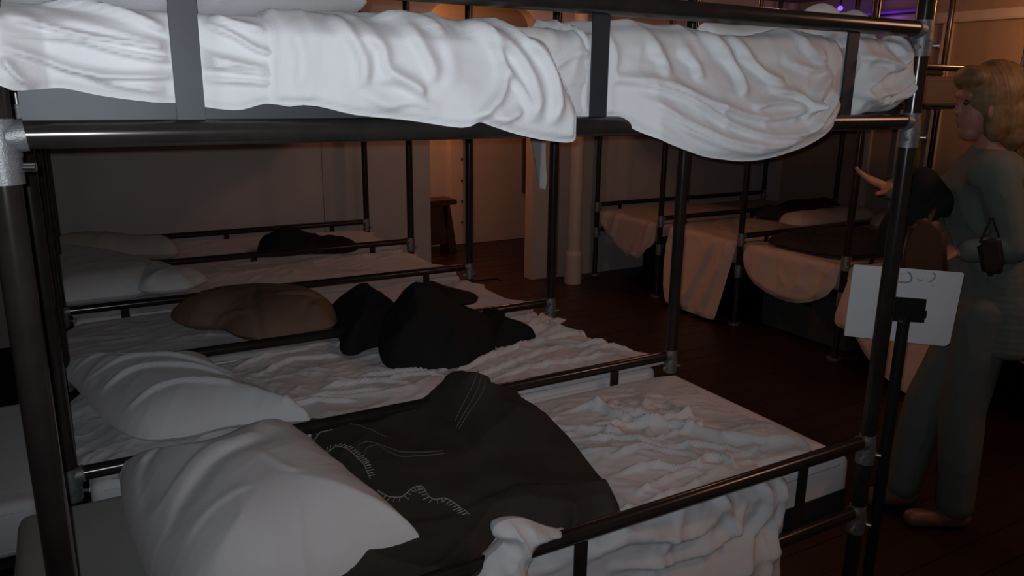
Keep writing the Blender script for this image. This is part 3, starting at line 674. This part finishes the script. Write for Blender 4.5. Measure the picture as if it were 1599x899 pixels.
tag(pillow('pillow', [(75, 378, .70), (120, 362, .74), (180, 357, .76), (230, 362, .75), (270, 375, .70), (280, 392, .66), (240, 400, .64), (150, 400, .64), (80, 398, .64)], MT+.01, .18, LINEN2, seed=173, cell=.014, wr=.03),
    'dim beige pillow at the head of the bed against the back wall', 'pillow')
# --- dark clothes
def clothes(name, L, thick, m, label, seed, cell=.006, z0=MT+.01, cat='clothing', amp=.03, parent=None):
    pts = [tuple(on(x, y, Z=z)[:2]) for x, y, z in L]
    def t(u, v, d): return .01+thick*np.clip(d/.15, 0, 1)**.62*(.7+.6*vn(u*5, v*5, seed+4))+amp*wrinkle(u, v, seed, 7, .8, 1.8)*np.clip(d/.02, 0, 1)
    o = blob(name, pts, cell, t, lambda u, v, d: 0*u, flat(z0), m, parent)
    if label: tag(o, label, cat)
    return o
cj = clothes('coat', [(585, 500, .70), (600, 455, .74), (640, 440, .74), (690, 448, .72), (740, 465, .72), (775, 490, .68), (775, 520, .64), (770, 545, .62), (735, 560, .62), (720, 568, .61), (690, 570, .61), (650, 577, .60), (605, 572, .60), (592, 552, .60), (590, 530, .62)],
             0.19, BLACKCLOTH, 'large black coat dropped in a heap on the second bed', 181)
clothes('sweater', [(512, 455, .70), (560, 445, .70), (610, 447, .70), (630, 480, .68), (600, 520, .64), (575, 535, .62), (555, 548, .61), (532, 545, .61), (528, 510, .65), (515, 480, .68)], .12, BLACKCLOTH, 'black sweater lying across the rail, left of the black coat', 191, z0=MT+.012)
clothes('scarf', [(655, 440, .76), (675, 430, .77), (695, 442, .76), (720, 452, .75), (745, 462, .74), (740, 476, .73), (700, 478, .73), (675, 462, .74)], .03, OLIVE, 'olive scarf on top of the black coat', 195, z0=MT+.155, amp=.015)
clothes('trousers', [(745, 470, .70), (775, 462, .70), (800, 480, .68), (835, 508, .64), (832, 530, .61), (805, 535, .61), (775, 540, .61), (755, 520, .64)], .09, BLACKCLOTH, 'black trousers crumpled at the foot side of the black coat', 198)
clothes('coat', [(400, 360, .72), (415, 345, .76), (450, 342, .76), (490, 350, .74), (520, 365, .68), (560, 378, .63), (540, 388, .62), (480, 390, .62), (420, 394, .62), (405, 388, .62)], .13, BLACKCLOTH, 'black coat heaped on the bed against the back wall', 201, cell=.009)

# ---- sheet hanging from the upper bunk at the foot end of the third bay
pH = [(2.90, 1.66), (2.90, 1.20), (2.915, 1.17), (2.94, 1.23), (2.99, 1.36), (3.04, 1.44), (3.06, 1.66)]
hs = blob('hanging_sheet', pH, .006, lambda u, v, d: .012+.018*ridge(u*22, v*2, 211, 1.5), lambda u, v, d: 0*u-.004,
          lambda u, v, w: np.stack([1.872+w, u+.085, v], 1), LINEN)
tag(hs, 'pointed corner of a sheet hanging from the third upper bunk by its foot post', 'sheet')

# ================================================================== RIGHT ROW LINEN
def r2px(L, flare):
    out = []
    for x, y in L:
        z = .4
        for _ in range(12):
            X = X2-.03-flare*max(0, MT-z-.02)/.4; p = on(x, y, X=X); z = .5*z+.5*p[2]
        out.append((p[1], max(.015, p[2])))
    return out
def r2sheet(pts, seed, label, run=1.1, flare=.04, m=LINEN2, ymid=None):
    """pts: lower outline as (Y, z) from far side to near side"""
    ya, yb = pts[0][0], pts[-1][0]
    L = [(ya, run)]+[(ya, 0.02)]+[(y, -(MT-z)-.01) for y, z in pts[1:-1]]+[(yb, 0.02), (yb, run)]
    def t(u, v, d):
        hang_ = np.clip(-v/.05, 0, 1)
        f = .03*ridge(u*7+v*1.5, v*1.5, seed, 1.7)+.014*wrinkle(u, v, seed+1, 9, 1.2, 2)
        tp = .02*wrinkle(u, v, seed+2, 8, 1.0, 2)
        return .004+(hang_*f+(1-hang_)*tp)*np.clip(d/.03, .1, 1)
    o = blob('sheet', L, .012, t, lambda u, v, d: 0*u-.002, fold_x(X2+.035, MT+.003, .03, -1, lambda u, dn: flare*dn/.4), m, None, 2)
    return tag(o, label, 'sheet', 'sheets on the lower beds of the right row')
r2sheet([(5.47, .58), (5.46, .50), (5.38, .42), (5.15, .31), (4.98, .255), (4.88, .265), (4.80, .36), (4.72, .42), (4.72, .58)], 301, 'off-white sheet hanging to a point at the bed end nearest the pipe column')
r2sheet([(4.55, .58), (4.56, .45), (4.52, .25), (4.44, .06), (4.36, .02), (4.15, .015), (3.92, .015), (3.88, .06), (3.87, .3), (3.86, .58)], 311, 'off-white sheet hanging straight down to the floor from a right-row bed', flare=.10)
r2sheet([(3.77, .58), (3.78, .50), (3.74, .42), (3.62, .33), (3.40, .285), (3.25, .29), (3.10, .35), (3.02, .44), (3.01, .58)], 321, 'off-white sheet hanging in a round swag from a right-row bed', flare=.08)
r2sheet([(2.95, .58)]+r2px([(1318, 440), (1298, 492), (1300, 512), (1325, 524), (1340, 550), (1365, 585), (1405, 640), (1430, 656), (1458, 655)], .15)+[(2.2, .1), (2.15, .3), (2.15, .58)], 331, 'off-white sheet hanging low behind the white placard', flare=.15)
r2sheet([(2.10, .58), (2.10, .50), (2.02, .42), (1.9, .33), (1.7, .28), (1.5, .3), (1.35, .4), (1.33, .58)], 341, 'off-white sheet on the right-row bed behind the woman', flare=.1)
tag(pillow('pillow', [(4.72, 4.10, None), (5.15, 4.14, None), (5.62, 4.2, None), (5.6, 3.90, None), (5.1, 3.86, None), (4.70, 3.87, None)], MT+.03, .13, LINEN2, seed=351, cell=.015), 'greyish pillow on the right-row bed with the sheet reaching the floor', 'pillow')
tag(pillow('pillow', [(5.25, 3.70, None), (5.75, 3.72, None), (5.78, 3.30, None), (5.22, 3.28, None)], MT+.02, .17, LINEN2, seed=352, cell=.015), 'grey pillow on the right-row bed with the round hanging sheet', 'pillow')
def clothesW(pts, thick, m, label, seed, z0, cat='blanket'):
    def t(u, v, d): return .01+thick*np.clip(d/.1, 0, 1)**.5*(.5+.8*vn(u*5, v*5, seed+4))+.02*wrinkle(u, v, seed, 7, .8, 1.8)*np.clip(d/.02, 0, 1)
    return tag(blob('blanket', pts, .014, t, lambda u, v, d: 0*u, flat(z0), m), label, cat)
clothesW([(4.13, 3.66), (4.35, 3.72), (4.75, 3.68), (5.1, 3.5), (5.0, 3.12), (4.5, 3.04), (4.2, 3.08), (4.12, 3.3)], .07, DARKBL, 'dark blanket spread on the right-row bed with the round hanging sheet', 361, MT+.028)
clothesW([(5.0, 4.62), (5.5, 4.64), (5.75, 4.45), (5.7, 4.25), (5.2, 4.25), (4.95, 4.42)], .09, DARKBL, 'dark blanket rolled behind the greyish pillow on a right-row bed', 363, MT+.028)
clothesW([(4.25, 2.85), (4.7, 2.9), (5.2, 2.8), (5.2, 2.3), (4.5, 2.25), (4.2, 2.5)], .08, DARKBL, 'dark blanket heaped on the right-row bed behind the white placard', 365, MT+.028)
# boxes under the right row
def crate(x0, x1, y0, y1, h, m, label):
    o = empty('storage_box', ((x0+x1)/2, (y0+y1)/2, 0), label, 'box', 'storage boxes under the right row')
    P(o, box('body', x0, x1, y0, y1, 0.003, h-.03, m, bevel=.008)); P(o, box('lid', x0-.01, x1+.01, y0-.01, y1+.01, h-.03, h, m, bevel=.006))
    b = bmesh.new(); bm_tube(b, (x0-.014, (y0+y1)/2-.07, h-.10), (x0-.014, (y0+y1)/2+.07, h-.10), .008, seg=10); P(o, finish('handle', b, BLACKP))
crate(4.30, 5.4, 4.72, 5.18, .33, BLACKP, 'black storage box under the right-row bed nearest the pipe column')
crate(4.22, 5.2, 3.02, 3.74, .34, BOX, 'dark grey-green storage box under the bed with the round hanging sheet')
crate(4.45, 5.3, 2.25, 2.9, .33, BLACKP, 'black storage box under the bed behind the white placard')
crate(4.35, 5.3, 1.35, 2.05, .33, BLACKP, 'black storage box under the bed behind the woman')

# ================================================================== CORRIDOR THINGS
st = empty('wooden_stool', (3.17, 6.85, 0), 'dark wooden stool with slanted legs standing in the corridor beyond the archway', 'stool')
SX0, SX1, SY0, SY1, SZ = 2.80, 3.36, 6.92, 7.2, .49
P(st, box('seat', SX0, SX1, SY0, SY1, SZ, SZ+.05, DARKW, bevel=.004))
for s in (-1, 1):
    bm = bmesh.new(); xc = (SX0+SX1)/2
    a = xc+s*.17; b = xc+s*.25
    prism(bm, [(a-.04, SZ), (a+.04, SZ), (b+.04, 0.002), (b-.04, 0.002)] if s > 0 else [(a-.04, SZ), (a+.04, SZ), (b+.04, 0.002), (b-.04, 0.002)], SY0+.02, SY1-.02)
    bmesh.ops.recalc_face_normals(bm, faces=bm.faces); P(st, finish('leg', bm, DARKW))
P(st, box('apron', SX0+.10, SX1-.10, SY0+.02, SY0+.045, 0.10, SZ, DARKW))
wb = empty('wall_cabinet', (4.6, 7.30, .5), 'narrow dark wooden cabinet on the corridor wall, seen left of the arch pier', 'cabinet')
P(wb, box('body', 4.37, 4.85, 7.28, 7.378, .50, 1.6, DARKW, bevel=.004)); P(wb, box('door', 4.38, 4.84, 7.262, 7.28, .51, 1.59, DARKW, bevel=.003))
b = bmesh.new(); bm_tube(b, (4.42, 7.25, 1.0), (4.42, 7.262, 1.0), .012, seg=12); P(wb, finish('knob', b, CHROME))
# coloured lamps at the far wall
nt_ = empty('neon_tube', (6.36, 4.45, 2.2), 'small purple light tube high on the right wall', 'lamp')
NEON = mat('purple_light', (.1, .02, .2), .5, emit=(.22, .04, .75), est=.22)
P(nt_, tube('tube', (6.335, 4.25, 2.285), (6.335, 4.78, 2.285), .012, NEON)); P(nt_, box('holder', 6.35, 6.42, 4.23, 4.80, 2.27, 2.30, BLACKP))
bl = empty('blue_spotlight', (6.3, 5.09, 2.4), 'tiny bright blue light under the ceiling at the far end', 'lamp')
BLUE = mat('blue_light', (0, 0, .3), .5, emit=(.05, .02, 1.0), est=9)
pb = on(1312, 13, X=6.25)
bm = bmesh.new(); bmesh.ops.create_uvsphere(bm, u_segments=16, v_segments=10, radius=.022, matrix=Matrix.Translation(Vector(pb))); P(bl, finish('bulb', bm, BLUE, None, True))
P(bl, tube('stem', (pb[0], pb[1], pb[2]+.02), (pb[0], pb[1], CEILZ-.003), .008, BLACKP))
lamp('blue_glow', 'POINT', tuple(pb+np.array([-.05, 0, -.03])), .25, (.15, .1, 1), .02)
lamp('purple_glow', 'POINT', (6.25, 4.5, 2.26), .35, (.35, .1, 1), .02)

# ================================================================== PLACARD ON STAND
sg = empty('sign_stand', (2.075, 1.43, 0), 'white placard on a black stand, standing behind the right front post', 'sign')
A = [on(1333, 413, D=2.30), on(1506, 426, D=2.21), on(1482, 541, D=2.20), on(1318, 524, D=2.295)]
A = [Vector(a) for a in A]
def bil(s, t): return (A[0]*(1-s)+A[1]*s)*(1-t)+(A[3]*(1-s)+A[2]*s)*t
nrm = (A[1]-A[0]).cross(A[3]-A[0]).normalized()
if nrm.dot(Vector((0, 0, EYE))-A[0]) < 0: nrm = -nrm
ou = []
def corner(cs, ct, rs, rt, a0):
    for i in range(7):
        a = a0+i/6*math.pi/2; ou.append((cs+rs*math.cos(a), ct+rt*math.sin(a)))
R_ = .055; Rt = .08
corner(1-R_, 1-Rt, R_, Rt, 0); corner(R_*.3, 1-Rt*.3, R_*.3, Rt*.3, math.pi/2); corner(R_*.3, Rt*.3, R_*.3, Rt*.3, math.pi); corner(1-R_*.4, Rt*.4, R_*.4, Rt*.4, 1.5*math.pi)
bm = bmesh.new(); f1 = [bm.verts.new(bil(s, t)) for s, t in ou]; f2 = [bm.verts.new(bil(s, t)-nrm*.004) for s, t in ou]
bm.faces.new(f1); bm.faces.new(f2[::-1]); n = len(ou)
for i in range(n): bm.faces.new((f1[i], f2[i], f2[(i+1) % n], f1[(i+1) % n]))
bmesh.ops.recalc_face_normals(bm, faces=bm.faces)
PLAC = mat('white_placard', (0.62, 0.63, 0.66), 0.5, noise=0.08, nscale=14)
P(sg, finish('placard', bm, PLAC))
# faint show-through marks near the top edge
MARK = mat('faint_ink', (0.22, 0.22, 0.23), 0.8)
def stroke(L, wd):
    bm = bmesh.new(); pts = []
    for x, y in L:
        d = Vector(on(x, y, D=1.0))-Vector((0, 0, EYE)); o_ = Vector((0, 0, EYE)); t = (A[0]+nrm*.0008-o_).dot(nrm)/d.dot(nrm); pts.append(o_+d*t)
    for i in range(len(pts)-1):
        a, b2 = pts[i], pts[i+1]; tt = (b2-a).normalized(); s = tt.cross(nrm)*wd
        vs = [bm.verts.new(q) for q in (a-s-tt*wd*.5, b2-s+tt*wd*.5, b2+s+tt*wd*.5, a+s-tt*wd*.5)]; bm.faces.new(vs)
    return P(sg, finish('ink_mark', bm, MARK))
stroke([(1404, 440), (1414, 441), (1422, 439), (1424, 433), (1421, 427), (1417, 424)], .0022)
stroke([(1406, 428), (1414, 427)], .001); stroke([(1433, 435), (1438, 439), (1441, 436)], .0012); stroke([(1457, 426), (1461, 430), (1458, 436), (1451, 440)], .0018)
stroke([(1455, 446), (1458, 446)], .001)
pp = on(1411, 503, D=2.17)
bmv = (float(pp[0]), float(pp[1]))
P(sg, tube('pole', (bmv[0], bmv[1], .02), (bmv[0], bmv[1], pp[2]+.02), .0165, BLACKP))
b = bmesh.new(); bm_tube(b, (bmv[0], bmv[1], 0), (bmv[0], bmv[1], .02), .13, .12, seg=32); P(sg, finish('base_plate', b, BLACKP, None, True))
def quadbox(L, D, th, name):
    bm = bmesh.new(); f = [bm.verts.new(on(x, y, D=D)) for x, y in L]; g = [bm.verts.new(on(x, y, D=D+th)) for x, y in L]; n = len(L)
    bm.faces.new(f); bm.faces.new(g[::-1])
    for i in range(n): bm.faces.new((f[i], g[i], g[(i+1) % n], f[(i+1) % n]))
    bmesh.ops.recalc_face_normals(bm, faces=bm.faces); return P(sg, finish(name, bm, BLACKP))
quadbox([(1385, 462), (1447, 467), (1443, 504), (1380, 500)], 2.155, .05, 'clamp_block')
quadbox([(1440, 484), (1448, 485), (1446, 497), (1439, 496)], 2.16, .03, 'clamp_tab')
b = bmesh.new(); q = Vector(on(1405, 500, D=2.15)); bm_tube(b, q, q-Vector((0.004, .009, 0)), .004, seg=6); P(sg, finish('set_screw', b, CHROME))

# ================================================================== THE WOMAN
DW = 2.74
def C(x, y, D=DW): return Vector(on(x, y, D=D))
pe_loc = C(1500, 812, 2.68); pe_loc.z = 0
pe = empty('person', pe_loc, 'woman with blonde hair in a grey-green jacket and trousers, reaching one arm forward', 'person')
def caps(bm, a, b, ra, rb, seg=14):
    for c, r in ((a, ra), (b, rb)):
        bmesh.ops.create_uvsphere(bm, u_segments=seg, v_segments=seg//2+1, radius=r, matrix=Matrix.Translation(c))
    if (b-a).length > 1e-4: bm_tube(bm, a, b, ra, rb, seg=seg)
def ell(bm, c, rx, ry, rz, rot=None, seg=20):
    """ellipsoid; rx along the picture's right, ry along the view, rz up"""
    m = Matrix.Translation(c) @ Matrix.Rotation(-YAW, 4, 'Z')
    if rot is not None: m = m @ rot
    m = m @ Matrix.Diagonal((rx, ry, rz, 1))
    bmesh.ops.create_uvsphere(bm, u_segments=seg, v_segments=seg//2+2, radius=1, matrix=m)
def fuse(name, bm, m, vox, parent=pe, sm=4, disp=None):
    me = bpy.data.meshes.new(name); bm.to_mesh(me); bm.free()
    o = link(name, me, m); md = o.modifiers.new('r', 'REMESH'); md.mode = 'VOXEL'; md.voxel_size = vox; md.use_smooth_shade = True
    s = o.modifiers.new('s', 'SMOOTH'); s.iterations = sm; s.factor = .5
    dg = bpy.context.evaluated_depsgraph_get(); ev = o.evaluated_get(dg); nm = bpy.data.meshes.new_from_object(ev)
    o.modifiers.clear(); o.data = nm; nm.name = name
    if not nm.materials: nm.materials.append(m)
    if disp is not None:
        n = len(nm.vertices); co = np.zeros(n*3, np.float32); nm.vertices.foreach_get('co', co); no = np.zeros(n*3, np.float32); nm.vertices.foreach_get('normal', no)
        co = co.reshape(-1, 3); co = co+no.reshape(-1, 3)*disp(co.astype(float))[:, None]; nm.vertices.foreach_set('co', co.ravel().astype(np.float32)); nm.update()
    for p_ in nm.polygons: p_.use_smooth = True
    return P(parent, o) if parent is pe else o
# joints (near side = her left)
neck = C(1548, 232, DW); chest = C(1540, 300, DW); waist = C(1548, 400, DW); hips = C(1545, 470, DW)
shF, shN = C(1525, 262, DW+.15), C(1556, 268, DW-.13)
elF, wrF = C(1462, 318, DW+.12), C(1388, 293, DW+.06)
elN, wrN = C(1584, 385, DW-.19), C(1505, 392, DW-.15)
hpF, knF, anF = C(1530, 490, DW+.09), C(1448, 620, DW+.10), C(1408, 765, DW+.10)
hpN, knN, anN = C(1538, 490, DW-.08), C(1503, 640, DW-.06), C(1490, 785, DW-.06)
head = C(1540, 158, DW)
bm = bmesh.new()
# head in left-facing profile
ell(bm, C(1543, 150), .098, .076, .106)
ell(bm, C(1524, 176), .062, .058, .088)                       # face
ell(bm, C(1515, 204), .040, .040, .036)                       # jaw
ell(bm, C(1507, 210), .020, .024, .018)                       # chin
ell(bm, C(1506, 149), .020, .050, .020)                       # brow
caps(bm, C(1502, 156), C(1494, 174), .007, .0125); ell(bm, C(1499, 176), .012, .017, .009)   # nose
ell(bm, C(1500, 189), .011, .022, .0055); ell(bm, C(1501, 195), .010, .019, .0055)            # lips
ell(bm, C(1550, 172, DW-.078), .018, .008, .030); ell(bm, C(1550, 172, DW+.078), .018, .008, .030)
caps(bm, C(1545, 195), neck, .052, .056); caps(bm, neck, chest, .06, .10)
ell(bm, chest, .10, .16, .14); ell(bm, waist, .095, .135, .14); ell(bm, hips, .115, .165, .12)
for s_, e_, w_, in ((shF, elF, wrF), (shN, elN, wrN)):
    caps(bm, chest.lerp(s_, .6)+Vector((0, 0, .02)), s_, .06, .052); caps(bm, s_, e_, .050, .038); caps(bm, e_, w_, .038, .025)
for h_, k_, a_ in ((hpF, knF, anF), (hpN, knN, anN)):
    caps(bm, h_, k_, .085, .055); caps(bm, k_, a_, .055, .036)
    fwd = Vector((-math.cos(YAW), math.sin(YAW), 0)); t_ = a_.copy(); t_.z = .035
    caps(bm, a_, t_, .036, .034); caps(bm, t_, t_+fwd*.13+Vector((0, 0, -.008)), .034, .024)
# hands with five separate fingers
def hand(bm, wr, direc, up, curl, sc=1.0):
    d = direc.normalized(); u = (up-d*up.dot(d)).normalized(); s = d.cross(u)
    pc_ = wr+d*.05*sc
    for q in (-1.2, -.4, .4, 1.2):
        caps(bm, wr+s*q*.010+d*.01, wr+d*.088*sc+s*q*.023, .013, .0105, 10)
    for i, (q, L) in enumerate(((-1.5, .066), (-.5, .076), (.5, .072), (1.5, .056))):
        a = wr+d*.086*sc+s*q*.0195; dd = d
        for j, f_ in enumerate((.45, .32, .25)):
            dd = (Matrix.Rotation(curl*(.5+.4*j)*(1+.25*i), 3, s) @ dd).normalized(); b_ = a+(dd+s*q*.05)*L*f_*sc*1.15
            caps(bm, a, b_, .0092-.0009*j, .0084-.0009*j, 10); a = b_
    a = wr+d*.028-s*.022; dd = (d*.75-s*.65-u*.2).normalized()
    for j, L in enumerate((.04, .032, .026)):
        b_ = a+dd*L; caps(bm, a, b_, .0125-.0016*j, .011-.0014*j, 10); a = b_; dd = (dd+d*.25).normalized()
hand(bm, wrF, C(1312, 262, DW-.02)-wrF, Vector((.3, -.5, 1)), .10)
hand(bm, wrN, C(1430, 390, DW-.08)-wrN, Vector((-.2, -.4, 1)), .5)
body = fuse('body', bm, SKIN, .0042, sm=3)
# clothing shells
def cloth_creases(co, s=1.0): return .011*s*(wrinkle(co[:, 0]*1.3+co[:, 1], co[:, 2], 401, 8, .6, 2.4)-.2)
bm = bmesh.new()
ell(bm, C(1547, 268), .105, .175, .075)
for q_ in (-1, 1): ell(bm, C(1550, 268, DW+.11*q_), .085, .075, .075)
PROF = [(1538, 268, .085, .150), (1538, 300, .118, .180), (1537, 345, .124, .182), (1543, 395, .118, .170), (1545, 440, .130, .185), (1544, 490, .145, .205), (1542, 535, .150, .210)]
for (xa_, ya_, ra_, sa_), (xb_, yb_, rb_, sb_) in zip(PROF[:-1], PROF[1:]):
    for q_ in range(5):
        f_ = q_/5; ell(bm, C(xa_+(xb_-xa_)*f_, ya_+(yb_-ya_)*f_), ra_+(rb_-ra_)*f_, sa_+(sb_-sa_)*f_, .055)
caps(bm, neck+Vector((0, 0, -.045)), chest, .078, .12)
for s_, e_, w_ in ((shF, elF, wrF), (shN, elN, wrN)):
    caps(bm, chest.lerp(s_, .6), s_, .09, .067); caps(bm, s_, e_, .067, .055); caps(bm, e_, e_.lerp(w_, .90), .056, .040)
jk = fuse('jacket', bm, COATM, .0065, sm=10, disp=cloth_creases)
bm = bmesh.new()
ell(bm, C(1542, 500), .125, .175, .10)
for h_, k_, a_ in ((hpF, knF, anF), (hpN, knN, anN)):
    caps(bm, h_, k_, .098, .078); b_ = a_.copy(); b_.z = max(.10, a_.z-.0); caps(bm, k_, b_, .078, .070)
tr = fuse('trousers', bm, TROUS, .0075, sm=4, disp=cloth_creases)
for a_ in (anF, anN):
    fwd = Vector((-math.cos(YAW), math.sin(YAW), 0)); t_ = a_.copy(); t_.z = .04
    bm = bmesh.new(); caps(bm, t_-fwd*.03, t_+fwd*.15+Vector((0, 0, -.006)), .040, .034); sd = fwd.cross(Vector((0, 0, 1)))
    caps(bm, t_+Vector((0, 0, .03)), t_, .046, .04)
    for v in bm.verts: v.co.z = max(v.co.z, .004)
    fuse('shoe', bm, SHOE, .006, sm=2)
bm = bmesh.new()
ell(bm, C(1551, 146), .110, .100, .112); ell(bm, C(1562, 178), .094, .098, .110); ell(bm, C(1568, 205), .074, .086, .07)
ell(bm, C(1518, 122), .054, .074, .044); ell(bm, C(1559, 180, DW-.062), .045, .034, .088); ell(bm, C(1559, 180, DW+.062), .045, .034, .088)
hr = fuse('hair', bm, HAIR, .005, sm=6, disp=lambda co: .0035*(ridge((co[:, 0]*.866-co[:, 1]*.5)*70+co[:, 2]*14+vn(co[:, 0]*9, co[:, 2]*9, 4)*3, co[:, 2]*6, 411, 1.2)-.4)+.006*(vn(co[:, 0]*12, co[:, 2]*12, 412)-.5))
EYEM = mat('eye', (.03, .02, .02), .3)
for s in (-1, 1):
    bm = bmesh.new(); bmesh.ops.create_uvsphere(bm, u_segments=12, v_segments=8, radius=.0095, matrix=Matrix.Translation(C(1509, 160, DW+.032*s)))
    P(pe, finish('eye', bm, EYEM, None, True))
# things she carries
def mass(name, pts, m, vox, label, cat, disp=None):
    bm = bmesh.new()
    for a, b_, ra, rb in pts: caps(bm, a, b_, ra, rb)
    o = fuse(name, bm, m, vox, None, 4, disp); return tag(o, label, cat)
mass('coat', [(C(1440, 285, DW+.02), C(1418, 330, DW+.05), .055, .05), (C(1440, 285, DW+.02), C(1478, 322, DW+.03), .055, .04), (C(1418, 330, DW+.05), C(1392, 372, DW+.08), .06, .06), (C(1470, 315, DW+.02), C(1430, 335, DW+.02), .045, .05)], BLACKCLOTH, .007,
     'black coat hanging folded over the outstretched arm of the woman', 'coat', lambda co: .006*(wrinkle(co[:, 0], co[:, 2], 421, 12, 1.2, 2)))
bg = empty('shoulder_bag', C(1440, 420, DW+.05), 'brown bag hanging in front of the woman, under the black coat', 'bag')
bm = bmesh.new(); L = [(1422, 345), (1455, 338), (1478, 360), (1480, 440), (1408, 436), (1405, 390)]
f = [bm.verts.new(C(x, y, DW-.22)) for x, y in L]; g = [bm.verts.new(C(x, y, DW-.13)) for x, y in L]
bm.faces.new(f); bm.faces.new(g[::-1])
for i in range(6): bm.faces.new((f[i], g[i], g[(i+1) % 6], f[(i+1) % 6]))
bmesh.ops.recalc_face_normals(bm, faces=bm.faces); bmesh.ops.bevel(bm, geom=list(bm.edges), offset=.018, segments=3, affect='EDGES')
P(bg, finish('bag_body', bm, BAGM, None, True))
P(bg, tube('strap', C(1452, 342, DW-.17), C(1462, 318, DW-.02), .008, BAGM))
hb = empty('dark_handbag', C(1550, 420, DW-.24), 'small dark handbag hanging at the near elbow of the woman', 'bag')
bm = bmesh.new(); L = [(1524, 378), (1562, 368), (1572, 418), (1556, 432), (1534, 430)]
f = [bm.verts.new(C(x, y, DW-.31)) for x, y in L]; g = [bm.verts.new(C(x, y, DW-.245)) for x, y in L]
bm.faces.new(f); bm.faces.new(g[::-1])
for i in range(5): bm.faces.new((f[i], g[i], g[(i+1) % 5], f[(i+1) % 5]))
bmesh.ops.recalc_face_normals(bm, faces=bm.faces); bmesh.ops.bevel(bm, geom=list(bm.edges), offset=.014, segments=3, affect='EDGES')
P(hb, finish('bag_body', bm, BLACKCLOTH, None, True))
P(hb, tube('strap', C(1530, 378, DW-.28), C(1548, 340, DW-.245), .004, BLACKCLOTH)); P(hb, tube('strap', C(1560, 370, DW-.28), C(1550, 340, DW-.245), .004, BLACKCLOTH))
